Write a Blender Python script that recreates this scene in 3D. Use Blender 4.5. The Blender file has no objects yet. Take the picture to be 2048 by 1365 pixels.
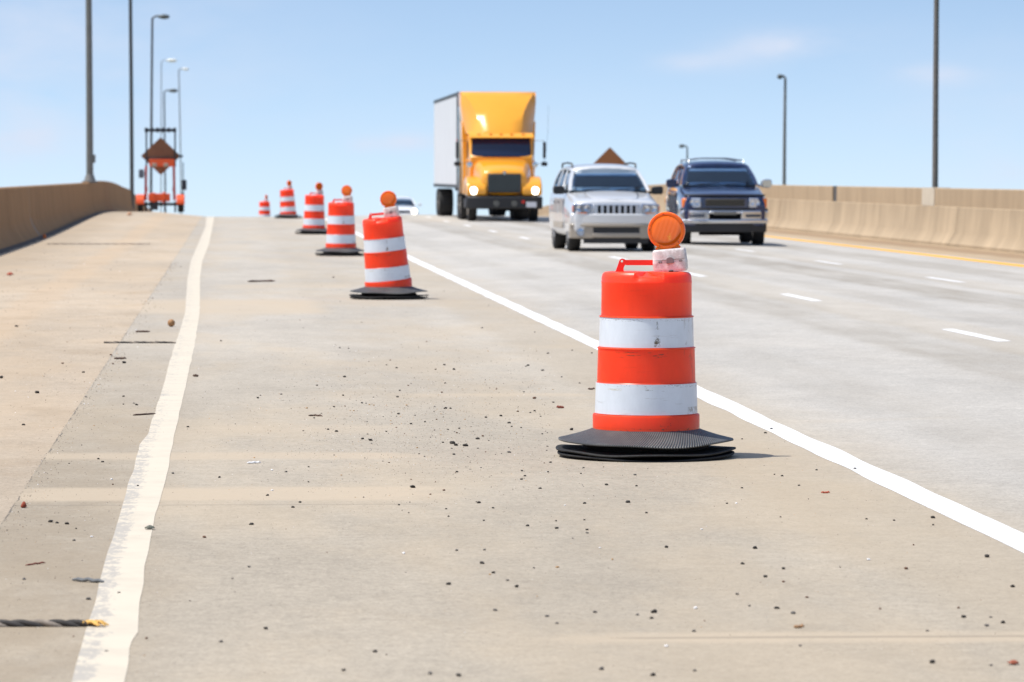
import bpy, bmesh, math, random
from mathutils import Vector, Matrix, Euler, noise
R = math.radians
PI = math.pi
random.seed(7)
scene = bpy.context.scene
COL = scene.collection

# ------------------------------------------------------------------ camera / light / sky
FPX = 8160.0                      # focal length in pixels of a 2048 px wide frame
EYE = 1.65
cam_d = bpy.data.cameras.new("camera")
cam = bpy.data.objects.new("camera", cam_d); COL.objects.link(cam)
cam_d.sensor_width = 36; cam_d.lens = 36 * FPX / 2048
cam_d.clip_start = 0.5; cam_d.clip_end = 12000
cam.location = (0, 0, EYE)
cam.rotation_euler = (R(90 - 0.615), 0, R(-3.954))
cam_d.dof.use_dof = True; cam_d.dof.focus_distance = 24.0; cam_d.dof.aperture_fstop = 6.2
scene.camera = cam

SUN_EL, SUN_AZ = 64.5, -8.0       # azimuth: degrees from the left (-X) towards +Y
sd = Vector((-math.cos(R(SUN_EL)) * math.cos(R(SUN_AZ)), math.cos(R(SUN_EL)) * math.sin(R(SUN_AZ)), math.sin(R(SUN_EL))))
sun_d = bpy.data.lights.new("sun", 'SUN'); sun_d.energy = 3.05; sun_d.angle = R(0.53); sun_d.color = (1, .955, .88)
sun = bpy.data.objects.new("sun", sun_d); COL.objects.link(sun)
sun.rotation_euler = sd.to_track_quat('Z', 'Y').to_euler()

world = bpy.data.worlds.new("World"); scene.world = world; world.use_nodes = True
wn = world.node_tree; wn.nodes.clear()
def WN(t, **k):
    n = wn.nodes.new(t)
    for a, b in k.items(): setattr(n, a, b)
    return n
def wmath(op, a, b=None, c=None):
    n = WN('ShaderNodeMath', operation=op)
    for i, v in enumerate((a, b, c)):
        if v is None: continue
        if isinstance(v, (int, float)): n.inputs[i].default_value = v
        else: wn.links.new(v, n.inputs[i])
    return n.outputs[0]
wout = WN('ShaderNodeOutputWorld'); bg = WN('ShaderNodeBackground')
sky = WN('ShaderNodeTexSky', sky_type='NISHITA', sun_disc=False)
sky.sun_elevation = R(SUN_EL); sky.sun_rotation = math.atan2(sd.x, sd.y)
sky.air_density = 1.0; sky.dust_density = 0.6; sky.ozone_density = 1.6
tc = WN('ShaderNodeTexCoord'); sp = WN('ShaderNodeSeparateXYZ'); wn.links.new(tc.outputs['Generated'], sp.inputs[0])
X_, Y_, Z_ = sp.outputs
# the haze layer near the horizon is thin: look the sky up a little higher than the view ray
zz = wmath('MULTIPLY_ADD', wmath('MAXIMUM', Z_, 0.0), 3.4, 0.05)
cb = WN('ShaderNodeCombineXYZ'); wn.links.new(X_, cb.inputs[0]); wn.links.new(Y_, cb.inputs[1]); wn.links.new(zz, cb.inputs[2])
nrm = WN('ShaderNodeVectorMath', operation='NORMALIZE'); wn.links.new(cb.outputs[0], nrm.inputs[0])
wn.links.new(nrm.outputs[0], sky.inputs[0])
az = wmath('ARCTAN2', X_, Y_); el = wmath('ARCSINE', Z_)
nz = WN('ShaderNodeTexNoise'); nz.inputs['Scale'].default_value = 26; nz.inputs['Detail'].default_value = 6; nz.inputs['Roughness'].default_value = .6
mpp = WN('ShaderNodeMapping'); mpp.inputs['Scale'].default_value = (1, 1, 2.6)
wn.links.new(tc.outputs['Generated'], mpp.inputs[0]); wn.links.new(mpp.outputs[0], nz.inputs['Vector'])
total = None
def px_dir(px, py):
    return (math.atan((px - 1024) / FPX) + R(3.954), math.atan((682.5 - py) / FPX) - R(0.615))
for (px, py, w, h, s, t) in ((1560, 95, 130, 34, .75, -.22), (1375, 125, 70, 18, .5, -.1), (1862, 152, 75, 20, .6, .05), (815, 288, 62, 20, .8, -.1), (722, 292, 30, 16, .34, 0),
                       (20, 285, 80, 45, .8, -.3), (2010, 350, 80, 28, .3, 0), (1110, 245, 60, 22, .22, .2), (1000, 215, 420, 130, .10, 0), (1950, 240, 300, 180, .22, 0), (60, 120, 420, 300, .5, 0)):
    a0, e0 = px_dir(px, py)
    da = wmath('MULTIPLY', wmath('SUBTRACT', az, a0), FPX / w)
    de = wmath('MULTIPLY', wmath('SUBTRACT', el, e0), FPX / h)
    de = wmath('MULTIPLY_ADD', da, -t * -1.0, de)
    r2 = wmath('ADD', wmath('MULTIPLY', da, da), wmath('MULTIPLY', de, de))
    g = wmath('MULTIPLY', wmath('POWER', 2.718, wmath('MULTIPLY', r2, -1.0)), s)
    total = g if total is None else wmath('ADD', total, g)
nn = wmath('MULTIPLY', wmath('MAXIMUM', wmath('SUBTRACT', nz.outputs['Fac'], .30), 0.0), 3.2)
cl = wmath('MINIMUM', wmath('MULTIPLY', total, nn), .8)
mixc = WN('ShaderNodeMix', data_type='RGBA'); wn.links.new(cl, mixc.inputs[0])
tint = WN('ShaderNodeMix', data_type='RGBA', blend_type='MULTIPLY'); tint.inputs[0].default_value = 1
wn.links.new(sky.outputs[0], tint.inputs[6]); tint.inputs[7].default_value = (.985, .955, .875, 1)
hz = WN('ShaderNodeMix', data_type='RGBA')
wn.links.new(wmath('MULTIPLY', wmath('POWER', 2.718, wmath('MULTIPLY', wmath('ABSOLUTE', el), -29.0)), .85), hz.inputs[0])
wn.links.new(tint.outputs[2], hz.inputs[6]); hz.inputs[7].default_value = (3.25, 3.65, 4.35, 1)
wn.links.new(hz.outputs[2], mixc.inputs[6]); mixc.inputs[7].default_value = (3.3, 3.62, 4.3, 1)
wn.links.new(mixc.outputs[2], bg.inputs[0]); bg.inputs[1].default_value = 0.13
wn.links.new(bg.outputs[0], wout.inputs[0])

scene.view_settings.view_transform = 'Standard'; scene.view_settings.look = 'None'
scene.view_settings.exposure = 0.75; scene.view_settings.gamma = 1
scene.render.engine = 'CYCLES'
scene.render.resolution_x = 1024; scene.render.resolution_y = 682

# ------------------------------------------------------------------ road surface function
G = 0.03
def drop(y):
    if y <= 150: return 0.0
    if y <= 205: return (y - 150) ** 2 / 3800
    return 55 ** 2 / 3800 + (y - 205) * 55 / 1900
def lerp_tab(tab, x):
    if x <= tab[0][0]: return tab[0][1]
    for (a, va), (b, vb) in zip(tab, tab[1:]):
        if x <= b: return va + (vb - va) * (x - a) / (b - a)
    return tab[-1][1]
CROWN = ((3.4, 0), (5.5, .06), (7.3, .10), (9.2, .095), (10.9, .06), (14.6, 0), (17.2, -.04), (22, -.1))
def road_z(x, y):
    t = min(max((y - 95) / 60, 0), 1); t = t * t * (3 - 2 * t)
    rise = .20 * t * min(max((-x - .9) / 2.2, 0), 1)
    return G * y - drop(y) + lerp_tab(CROWN, x) + rise
def pitch_at(y):
    return math.atan((road_z(0, y + .5) - road_z(0, y - .5)))
def at(px, py, lift=0.0):
    """world point on the road surface seen at photo pixel px, py"""
    d = Vector(((px - 1024) / FPX, (682.5 - py) / FPX, -1)); d.rotate(cam.rotation_euler)
    y = 10.0
    lo = None
    while y < 400:
        p = cam.location + d * (y / d.y)
        if p.z <= road_z(p.x, p.y) + lift: break
        y += 1.0
    a, b = y - 1, y
    for _ in range(20):
        m = (a + b) / 2; p = cam.location + d * (m / d.y)
        if p.z <= road_z(p.x, p.y) + lift: b = m
        else: a = m
    return cam.location + d * (b / d.y)

# ------------------------------------------------------------------ materials
def mat(name, color=(.5, .5, .5), rough=.6, metal=0.0, spec=.5, var=0.0, vscale=8.0, bump=0.0, bscale=60.0, coat=0.0, stretch=(1, 1, 1), alpha=None):
    m = bpy.data.materials.new(name); m.use_nodes = True
    t = m.node_tree; b = t.nodes['Principled BSDF']
    b.inputs['Base Color'].default_value = (*color, 1)
    b.inputs['Roughness'].default_value = rough; b.inputs['Metallic'].default_value = metal
    b.inputs['Specular IOR Level'].default_value = spec
    if coat: b.inputs['Coat Weight'].default_value = coat; b.inputs['Coat Roughness'].default_value = .04
    if var or bump:
        c = t.nodes.new('ShaderNodeTexCoord'); mp = t.nodes.new('ShaderNodeMapping'); mp.inputs['Scale'].default_value = stretch
        t.links.new(c.outputs['Object'], mp.inputs[0])
    if var:
        n = t.nodes.new('ShaderNodeTexNoise'); n.inputs['Scale'].default_value = vscale; n.inputs['Detail'].default_value = 8; n.inputs['Roughness'].default_value = .65
        t.links.new(mp.outputs[0], n.inputs['Vector'])
        r = t.nodes.new('ShaderNodeMapRange'); r.inputs[1].default_value = .3; r.inputs[2].default_value = .7
        r.inputs[3].default_value = 1 - var; r.inputs[4].default_value = 1 + var * .6
        t.links.new(n.outputs['Fac'], r.inputs[0])
        x = t.nodes.new('ShaderNodeMix'); x.data_type = 'RGBA'; x.blend_type = 'MULTIPLY'; x.inputs[0].default_value = 1
        x.inputs[6].default_value = (*color, 1); t.links.new(r.outputs[0], x.inputs[7])
        t.links.new(x.outputs[2], b.inputs['Base Color'])
    if bump:
        n = t.nodes.new('ShaderNodeTexNoise'); n.inputs['Scale'].default_value = bscale; n.inputs['Detail'].default_value = 4
        t.links.new(mp.outputs[0], n.inputs['Vector'])
        bp = t.nodes.new('ShaderNodeBump'); bp.inputs['Strength'].default_value = bump; bp.inputs['Distance'].default_value = .01
        t.links.new(n.outputs['Fac'], bp.inputs['Height']); t.links.new(bp.outputs[0], b.inputs['Normal'])
    return m
class NT:
    """small helper for building shader graphs"""
    def __init__(s, m): s.t = m.node_tree; s.b = s.t.nodes['Principled BSDF']
    def n(s, typ, **k):
        x = s.t.nodes.new(typ)
        for a, b in k.items(): setattr(x, a, b)
        return x
    def l(s, a, b): s.t.links.new(a, b)
    def m(s, op, a, b=None, c=None, clamp=False):
        x = s.n('ShaderNodeMath', operation=op); x.use_clamp = clamp
        for i, v in enumerate((a, b, c)):
            if v is None: continue
            if isinstance(v, (int, float)): x.inputs[i].default_value = v
            else: s.l(v, x.inputs[i])
        return x.outputs[0]
    def mix(s, f, a, b, mode='MIX'):
        x = s.n('ShaderNodeMix', data_type='RGBA', blend_type=mode)
        for i, v in ((0, f), (6, a), (7, b)):
            if isinstance(v, (int, float)): x.inputs[i].default_value = v
            elif isinstance(v, tuple): x.inputs[i].default_value = (*v, 1)
            else: s.l(v, x.inputs[i])
        return x.outputs[2]
    def noise(s, vec, scale, detail=4, rough=.6, stretch=None):
        if stretch:
            mp = s.n('ShaderNodeMapping'); mp.inputs['Scale'].default_value = stretch; s.l(vec, mp.inputs[0]); vec = mp.outputs[0]
        x = s.n('ShaderNodeTexNoise'); x.inputs['Scale'].default_value = scale; x.inputs['Detail'].default_value = detail; x.inputs['Roughness'].default_value = rough
        s.l(vec, x.inputs['Vector']); return x.outputs['Fac']
    def smooth(s, v, a, b, lo=0.0, hi=1.0):
        x = s.n('ShaderNodeMapRange', interpolation_type='SMOOTHSTEP')
        s.l(v, x.inputs[0]) if not isinstance(v, (int, float)) else None
        x.inputs[1].default_value = a; x.inputs[2].default_value = b; x.inputs[3].default_value = lo; x.inputs[4].default_value = hi
        return x.outputs[0]
    def band(s, v, a, b, e):
        return s.m('MULTIPLY', s.smooth(v, a - e, a + e), s.smooth(v, b - e, b + e, 1.0, 0.0))

# pale dust films and repaired strips across the slab, in metres: x0, x1, y0, y1, strength
def gpatch(px0, px1, py0, py1, s, e=.12):
    a = at(px0, py1); b = at(px1, py0)
    k = at((px0 + px1) / 2, (py0 + py1) / 2)
    sc = FPX / k.y
    return (k.x - (px1 - px0) / 2 / sc, k.x + (px1 - px0) / 2 / sc, a.y, b.y, s, e)

def ground_mat(name, base, kind):
    m = mat(name, base, .8, spec=.25); N = NT(m)
    tc = N.n('ShaderNodeTexCoord'); o = tc.outputs['Object']
    sp = N.n('ShaderNodeSeparateXYZ'); N.l(o, sp.inputs[0]); X, Y, Z = sp.outputs
    wob = N.noise(o, .5, 5); xw = N.m('ADD', X, N.m('MULTIPLY', N.m('SUBTRACT', wob, .5), .5))
    big = N.noise(o, .35, 6, .6, (1, .35, 1)); med = N.noise(o, 2.2, 6, .65, (1, .4, 1)); fine = N.noise(o, 60, 6, .75, (1, .5, 1)); grit = N.noise(o, 240, 3, .8)
    brush = N.noise(o, 7, 5, .7, (.3, 1, 1))
    col = base
    v = N.m('ADD', N.smooth(big, .3, .7, .91, 1.07), N.smooth(med, .3, .7, -.05, .05))
    v = N.m('ADD', v, N.smooth(fine, .3, .7, -.15, .12)); v = N.m('ADD', v, N.smooth(grit, .3, .7, -.12, .10))
    v = N.m('ADD', v, N.smooth(brush, .3, .7, -.025, .025)); v = N.m('ADD', v, N.smooth(N.noise(o, 11, 5, .75), .3, .7, -.07, .06)); v = N.m('ADD', v, N.smooth(N.noise(o, 28, 3, .7, (1, .8, 1)), .3, .7, -.07, .06))
    v = N.m('MULTIPLY', v, N.smooth(Y, 12, 55, .955, 1.10))  # brighter with distance: grazing sky reflection painted into the slab colour
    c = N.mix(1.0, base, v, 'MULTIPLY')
    if kind == 'road': c = N.mix(N.m('MULTIPLY', N.smooth(Y, 18, 50), .55), c, N.mix(1.0, (base[0] * 1.0, base[1] * 1.08, base[2] * 1.24), v, 'MULTIPLY'))  # far road also turned more neutral, the same reflected sky in the colour
    # warm dust
    c = N.mix(N.m('MULTIPLY', N.smooth(N.noise(o, .8, 6, .6, (1, .3, 1)), .42, .65), .35), c, tuple(q * f for q, f in zip(base, (1.12, 1.02, .88))))
    if kind == 'road':
        # browner grime between shoulder joint and edge line, and greyer travelled lanes, partly grazing sky reflection put into the colour
        c = N.mix(N.m('MULTIPLY', N.m('MULTIPLY', N.band(xw, -1.9, -.40, .3), N.smooth(Y, 14, 40, .62, .22)), N.smooth(N.noise(o, 2.5, 5, .7, (1, .5, 1)), .3, .6, .45, 1)), c, (base[0] * .66, base[1] * .60, base[2] * .52))
        c = N.mix(N.m('MULTIPLY', N.smooth(xw, 3.2, 4.4), .75), c, N.mix(1.0, (base[0] * 1.02, base[1] * 1.13, base[2] * 1.34), v, 'MULTIPLY'))
        for x0, x1, s in ((1.0, 2.4, .08), (6.0, 6.7, .26), (6.78, 7.0, .22), (9.0, 10.0, .34), (12.1, 13.2, .26), (4.3, 4.9, .12), (7.9, 8.5, .14), (10.55, 10.8, .18)):
            c = N.mix(N.m('MULTIPLY', N.m('MULTIPLY', N.band(xw, x0, x1, .16), N.smooth(N.noise(o, 1.6, 5, .65, (1, .12, 1)), .3, .65, .25, 1)), s * 1.9), c, tuple(q * .62 for q in base))
        c = N.mix(N.m('MULTIPLY', N.band(xw, 6.85, 7.7, .15), .25), c, tuple(q * f for q, f in zip(base, (1.02, .97, .88))))
        c = N.mix(N.m('MULTIPLY', N.band(xw, 10.5, 11.3, .15), .2), c, tuple(q * f for q, f in zip(base, (1.02, .97, .88))))
        c = N.mix(N.m('MULTIPLY', N.band(xw, 2.7, 3.55, .15), .35), c, tuple(q * f for q, f in zip(base, (.90, .84, .75))))
        patches = [gpatch(240, 640, 600, 628, .5, .9), gpatch(35, 870, 974, 1003, .55, .12), gpatch(1135, 2300, 1262, 1288, .5, .10), gpatch(-200, 800, 905, 921, .45, .15),
                   gpatch(880, 1900, 942, 951, .45, .08), gpatch(400, 800, 850, 866, .25, .3), gpatch(1540, 1900, 836, 846, .4, .3), gpatch(430, 700, 570, 577, .3, .6), gpatch(800, 1190, 787, 794, .4, .25), gpatch(-200, 1200, 548, 553, .2, .6)]
        nd = N.m('MULTIPLY', N.m('SUBTRACT', N.noise(o, 3.0, 4, .6, (.5, 1, 1)), .5), .35)
        for (x0, x1, y0, y1, s, e) in patches:
            yy = N.m('ADD', Y, nd); xx = N.m('ADD', X, N.m('MULTIPLY', nd, 2.0))
            f = N.m('MULTIPLY', N.m('MULTIPLY', N.band(xx, x0, x1, .18), N.band(yy, y0, y1, e)), s * 1.35, clamp=True)
            c = N.mix(f, c, tuple(q * g for q, g in zip(base, (1.17, 1.10, 1.02))))
        # saw cuts at slab ends and the open joint beside the shoulder
        for yj, x0, x1, s in ((14.45, 1.4, 6, .5), (20.4, -4.7, 1.0, .35), (39.4, -1.5, .6, .15)):
            f = N.m('MULTIPLY', N.m('MULTIPLY', N.band(N.m('ADD', Y, N.m('MULTIPLY', nd, .1)), yj, yj + .05, .03), N.band(xw, x0, x1, .1)), s)
            c = N.mix(f, c, tuple(q * .4 for q in base))
        xj = N.m('ADD', X, N.m('MULTIPLY', N.m('SUBTRACT', N.noise(o, 5, 5, .7, (1, .4, 1)), .5), .05))
        f = N.m('MULTIPLY', N.band(xj, -1.078, -1.07, .004), N.smooth(N.noise(o, 3, 4), .42, .6, .0, .8))
        c = N.mix(f, c, (.07, .065, .06))
        # fine dark flecks: ground-in rubber crumbs
        vo = N.n('ShaderNodeTexVoronoi'); vo.inputs['Scale'].default_value = 30; mp = N.n('ShaderNodeMapping'); mp.inputs['Scale'].default_value = (1, .6, 1); N.l(o, mp.inputs[0]); N.l(mp.outputs[0], vo.inputs['Vector'])
        f = N.m('MULTIPLY', N.smooth(vo.outputs['Distance'], .08, .16, 1, 0), N.smooth(N.noise(o, 1.3, 4, .7), .42, .66, 0, .7))
        c = N.mix(f, c, (.10, .085, .07))
    else:
        c = N.mix(N.m('MULTIPLY', N.band(xw, -2.75, -2.25, .12), .35), c, tuple(q * f for q, f in zip(base, (1.22, 1.08, .92))))
        c = N.mix(N.m('MULTIPLY', N.smooth(N.noise(o, 1.1, 6, .7, (1, .5, 1)), .5, .68), .35), c, tuple(q * f for q, f in zip(base, (.74, .68, .6))))
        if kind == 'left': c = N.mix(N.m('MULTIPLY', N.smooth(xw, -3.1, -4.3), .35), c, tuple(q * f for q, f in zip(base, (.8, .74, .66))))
        else: c = N.mix(N.m('MULTIPLY', N.band(xw, 15.9, 17.0, .2), .55), c, tuple(q * f for q, f in zip(base, (.60, .48, .38))))
    N.l(c, N.b.inputs['Base Color'])
    bp = N.n('ShaderNodeBump'); bp.inputs['Strength'].default_value = .5; bp.inputs['Distance'].default_value = .004
    h = N.m('ADD', N.m('MULTIPLY', fine, .7), N.m('MULTIPLY', grit, .5)); N.l(h, bp.inputs['Height']); N.l(bp.outputs[0], N.b.inputs['Normal'])
    return m

def paint_mat(name, base, under, wear=.5, left_wear=False):
    m = mat(name, base, .6, spec=.3); N = NT(m)
    tc = N.n('ShaderNodeTexCoord'); o = tc.outputs['Object']
    sp = N.n('ShaderNodeSeparateXYZ'); N.l(o, sp.inputs[0]); X, Y, Z = sp.outputs
    a = N.noise(o, 34, 6, .75, (1, .3, 1)) if left_wear else N.noise(o, 22, 8, .75, (1, .45, 1)); b = N.noise(o, 6.0 if left_wear else 2.0, 4, .6, (.7, 1, 1)); 
    k = N.m('ADD', N.m('MULTIPLY', a, .6), N.m('MULTIPLY', b, .4))
    if left_wear:
        uvn = N.n('ShaderNodeUVMap'); uvn.uv_map = 'UVMap'; su = N.n('ShaderNodeSeparateXYZ'); N.l(uvn.outputs[0], su.inputs[0])
        side = N.smooth(su.outputs[0], .2, .75, .085, -.13)
        near = N.smooth(Y, 21, 30, 1, .25)
        k = N.m('ADD', k, N.m('MULTIPLY', side, near))
    f = N.smooth(k, wear - .04, wear + .05, 0, .75) if left_wear else N.smooth(k, wear, wear + .07)
    dirt = N.smooth(N.noise(o, 3, 6, .7), .4, .7, 1, .9)
    c = N.mix(1.0, base, dirt, 'MULTIPLY')
    c = N.mix(f, c, under); N.l(c, N.b.inputs['Base Color'])
    return m

CONC = (.388, .337, .266)
M = {}
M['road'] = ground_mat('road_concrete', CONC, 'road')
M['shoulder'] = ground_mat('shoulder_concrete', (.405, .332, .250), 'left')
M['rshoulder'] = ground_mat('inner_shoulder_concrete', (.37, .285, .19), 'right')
M['white_paint'] = paint_mat('white_road_paint', (.72, .72, .72), (.45, .43, .40), .70)
M['old_paint'] = paint_mat('worn_cream_road_paint', (.60, .53, .42), (.36, .335, .30), .56, True)
M['yellow_paint'] = paint_mat('yellow_road_paint', (.80, .40, .03), (.42, .28, .12), .66)
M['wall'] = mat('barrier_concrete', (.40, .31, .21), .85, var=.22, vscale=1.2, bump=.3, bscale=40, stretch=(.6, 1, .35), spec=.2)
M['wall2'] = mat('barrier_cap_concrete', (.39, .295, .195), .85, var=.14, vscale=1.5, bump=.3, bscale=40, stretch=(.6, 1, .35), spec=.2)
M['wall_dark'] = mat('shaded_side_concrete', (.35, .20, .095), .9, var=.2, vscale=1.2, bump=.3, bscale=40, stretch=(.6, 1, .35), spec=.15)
M['joint_dark'] = mat('dark_joint', (.035, .03, .028), .9)
M['joint_pale'] = mat('pale_joint_seal', (.26, .25, .24), .8)
M['dirt'] = mat('wall_foot_dirt', (.07, .055, .045), .95, var=.4, vscale=6)
M['terrain'] = mat('distant_grassland', (.12, .14, .06), .95, var=.3, vscale=.01)
M['steel'] = mat('galvanised_steel', (.20, .19, .175), .5, .35, var=.15, vscale=3)
M['steel_dark'] = mat('dark_pole_steel', (.085, .085, .085), .5, .4)
M['lamp_head'] = mat('lamp_head_grey', (.09, .10, .10), .5, .3)
M['lamp_white'] = mat('lamp_head_white', (.8, .8, .76), .4)
M['rubber'] = mat('tyre_rubber', (.018, .018, .019), .7, spec=.3)
M['black'] = mat('black_plastic', (.012, .012, .014), .45)
M['dark'] = mat('undercarriage_black', (.006, .006, .007), .9, spec=.1)
M['chrome'] = mat('chrome_trim', (.62, .64, .68), .14, 1.0)
M['alloy'] = mat('alloy_rim', (.45, .46, .48), .3, .9)
M['cream'] = mat('wood_back', (.25, .16, .09), .8, var=.15, vscale=4)

# ------------------------------------------------------------------ mesh helpers
class MB:
    def __init__(s): s.v = []; s.f = []; s.m = []; s.cur = 0; s.uv = None
    def mat(s, i): s.cur = i; return s
    def add(s, vs, fs):
        o = len(s.v); s.v += [tuple(v) for v in vs]
        for f in fs: s.f.append(tuple(o + i for i in f)); s.m.append(s.cur)
        return s
    def box(s, c, d, rot=None):
        hx, hy, hz = (q / 2 for q in d); vs = [Vector((x, y, z)) for x in (-hx, hx) for y in (-hy, hy) for z in (-hz, hz)]
        if rot is not None:
            e = Euler(rot)
            for v in vs: v.rotate(e)
        c = Vector(c); vs = [v + c for v in vs]
        return s.add(vs, [(0, 1, 3, 2), (4, 6, 7, 5), (0, 4, 5, 1), (2, 3, 7, 6), (0, 2, 6, 4), (1, 5, 7, 3)])
    def bb(s, x0, x1, y0, y1, z0, z1): return s.box(((x0 + x1) / 2, (y0 + y1) / 2, (z0 + z1) / 2), (abs(x1 - x0), abs(y1 - y0), abs(z1 - z0)))
    def tube(s, pts, rad, n=10, caps=True):
        pts = [Vector(p) for p in pts]; rads = rad if isinstance(rad, (list, tuple)) else [rad] * len(pts)
        vs = []; ref = Vector((0, 0, 1))
        for i, p in enumerate(pts):
            d = (pts[min(i + 1, len(pts) - 1)] - pts[max(i - 1, 0)]).normalized()
            r0 = ref if abs(d.dot(ref)) < .95 else Vector((1, 0, 0))
            a = d.cross(r0).normalized(); b = d.cross(a).normalized()
            for k in range(n):
                t = 2 * PI * k / n; vs.append(p + (a * math.cos(t) + b * math.sin(t)) * rads[i])
        fs = [(i * n + k, i * n + (k + 1) % n, (i + 1) * n + (k + 1) % n, (i + 1) * n + k) for i in range(len(pts) - 1) for k in range(n)]
        if caps: fs += [tuple(range(n - 1, -1, -1)), tuple((len(pts) - 1) * n + k for k in range(n))]
        return s.add(vs, fs)
    def lathe(s, prof, n=48, axis='z', c=(0, 0, 0), close=False, warp=None):
        vs = []
        for (r, h) in prof:
            for k in range(n):
                t = 2 * PI * k / n
                p = Vector((r * math.cos(t), r * math.sin(t), h))
                if warp: p = warp(p, t, r, h)
                if axis == 'y': p = Vector((p.x, p.z, p.y))
                if axis == 'x': p = Vector((p.z, p.x, p.y))
                vs.append(p + Vector(c))
        m = len(prof); fs = []
        for i in range(m if close else m - 1):
            j = (i + 1) % m
            for k in range(n): fs.append((i * n + k, i * n + (k + 1) % n, j * n + (k + 1) % n, j * n + k))
        if not close:
            if prof[0][0] > 1e-6: fs.append(tuple(range(n - 1, -1, -1)))
            if prof[-1][0] > 1e-6: fs.append(tuple((m - 1) * n + k for k in range(n)))
        return s.add(vs, fs)
    def loft(s, rings, caps=True):
        n = len(rings[0]); vs = [p for r in rings for p in r]
        fs = [(i * n + k, i * n + (k + 1) % n, (i + 1) * n + (k + 1) % n, (i + 1) * n + k) for i in range(len(rings) - 1) for k in range(n)]
        if caps: fs += [tuple(range(n - 1, -1, -1)), tuple((len(rings) - 1) * n + k for k in range(n))]
        return s.add(vs, fs)
    def prism(s, poly, fn, a, b):
        """poly: 2D points; fn(u, v, w) -> 3D; extruded from w=a to w=b"""
        return s.loft([[fn(u, v, a) for u, v in poly], [fn(u, v, b) for u, v in poly]])
    def arc(s, x0, x1, z0, z1, yf, th, n=8):
        """a piece that follows the curved front yf(x); z0, z1 may be functions of x"""
        fz0 = z0 if callable(z0) else (lambda x: z0); fz1 = z1 if callable(z1) else (lambda x: z1)
        rings = []
        for i in range(n + 1):
            x = x0 + (x1 - x0) * i / n
            rings.append([(x, yf(x), fz0(x)), (x, yf(x), fz1(x)), (x, yf(x) + th, fz1(x)), (x, yf(x) + th, fz0(x))])
        return s.loft(rings)
    def build(s, name, mats, parent=None, smooth=35, bevel=0, sub=0, seg=2, loc=None):
        me = bpy.data.meshes.new(name); me.from_pydata(s.v, [], s.f); me.validate()
        bm = bmesh.new(); bm.from_mesh(me); bmesh.ops.remove_doubles(bm, verts=bm.verts, dist=1e-6)
        bmesh.ops.recalc_face_normals(bm, faces=bm.faces); bm.to_mesh(me); bm.free()
        for mm in (mats if isinstance(mats, (list, tuple)) else [mats]): me.materials.append(mm)
        if len(me.polygons) == len(s.m):
            for p, i in zip(me.polygons, s.m): p.material_index = i
        ob = bpy.data.objects.new(name, me); COL.objects.link(ob)
        if smooth:
            for p in me.polygons: p.use_smooth = True
            me.set_sharp_from_angle(angle=R(smooth))
        if bevel:
            b = ob.modifiers.new('bevel', 'BEVEL'); b.width = bevel; b.segments = seg; b.limit_method = 'ANGLE'; b.angle_limit = R(40)
        if sub:
            b = ob.modifiers.new('subd', 'SUBSURF'); b.levels = sub; b.render_levels = sub
            for p in me.polygons: p.use_smooth = True
        if parent is not None: ob.parent = parent
        if loc is not None: ob.location = loc
        return ob
def tag(o, label=None, cat=None, group=None, kind=None):
    for k, v in (('label', label), ('category', cat), ('group', group), ('kind', kind)):
        if v: o[k] = v
    return o
def thing(name, label, cat, loc, rot=(0, 0, 0), group=None):
    o = bpy.data.objects.new(name, None); COL.objects.link(o); o.location = loc; o.rotation_euler = rot
    o.empty_display_size = .2
    return tag(o, label, cat, group)
def copy_tree(o, parent=None):
    kids = [c for c in COL.objects if c.parent == o]
    c = o.copy(); COL.objects.link(c)
    if parent is not None: c.parent = parent
    for k in kids: copy_tree(k, c)
    return c
def structure(o): o['kind'] = 'structure'; return o
def yrange(a, b, st=2.0):
    n = max(1, int(math.ceil((b - a) / st))); return [a + (b - a) * i / n for i in range(n + 1)]
def strip(name, m, xs, y0, y1, lift, xf=None, wob=0.0, st=2.0, uv=False):
    """ribbon on the road; xs list of x (or of functions of y)"""
    mb = MB(); ys = yrange(y0, y1, st); n = len(xs); vs = []; uvs = []
    for y in ys:
        for i, x in enumerate(xs):
            xx = x(y) if callable(x) else x
            if wob: xx += noise.noise(Vector((i * 7.3, y * .9, 3))) * wob
            vs.append((xx, y, road_z(xx, y) + lift)); uvs.append((i / max(1, n - 1), 0))
    fs = [(j * n + i, j * n + i + 1, (j + 1) * n + i + 1, (j + 1) * n + i) for j in range(len(ys) - 1) for i in range(n - 1)]
    me = bpy.data.meshes.new(name); me.from_pydata(vs, [], fs); me.materials.append(m)
    if uv:
        l = me.uv_layers.new(name='UVMap')
        for lp in me.loops: l.data[lp.index].uv = uvs[lp.vertex_index]
    for p in me.polygons: p.use_smooth = True
    o = bpy.data.objects.new(name, me); COL.objects.link(o); return structure(o)

# ------------------------------------------------------------------ ground, road, markings
YN, YF = -40, 420
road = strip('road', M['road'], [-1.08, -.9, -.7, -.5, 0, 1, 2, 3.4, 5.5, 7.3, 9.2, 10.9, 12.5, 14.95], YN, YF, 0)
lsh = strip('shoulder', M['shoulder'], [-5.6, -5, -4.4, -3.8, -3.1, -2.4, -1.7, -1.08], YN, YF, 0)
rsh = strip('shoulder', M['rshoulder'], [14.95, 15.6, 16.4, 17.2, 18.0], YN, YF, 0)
mb = MB(); mb.add([(-6000, -3000, -4), (6000, -3000, -4), (6000, 9000, -4), (-6000, 9000, -4)], [(0, 1, 2, 3)])
structure(mb.build('ground', M['terrain'], smooth=0))

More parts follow.
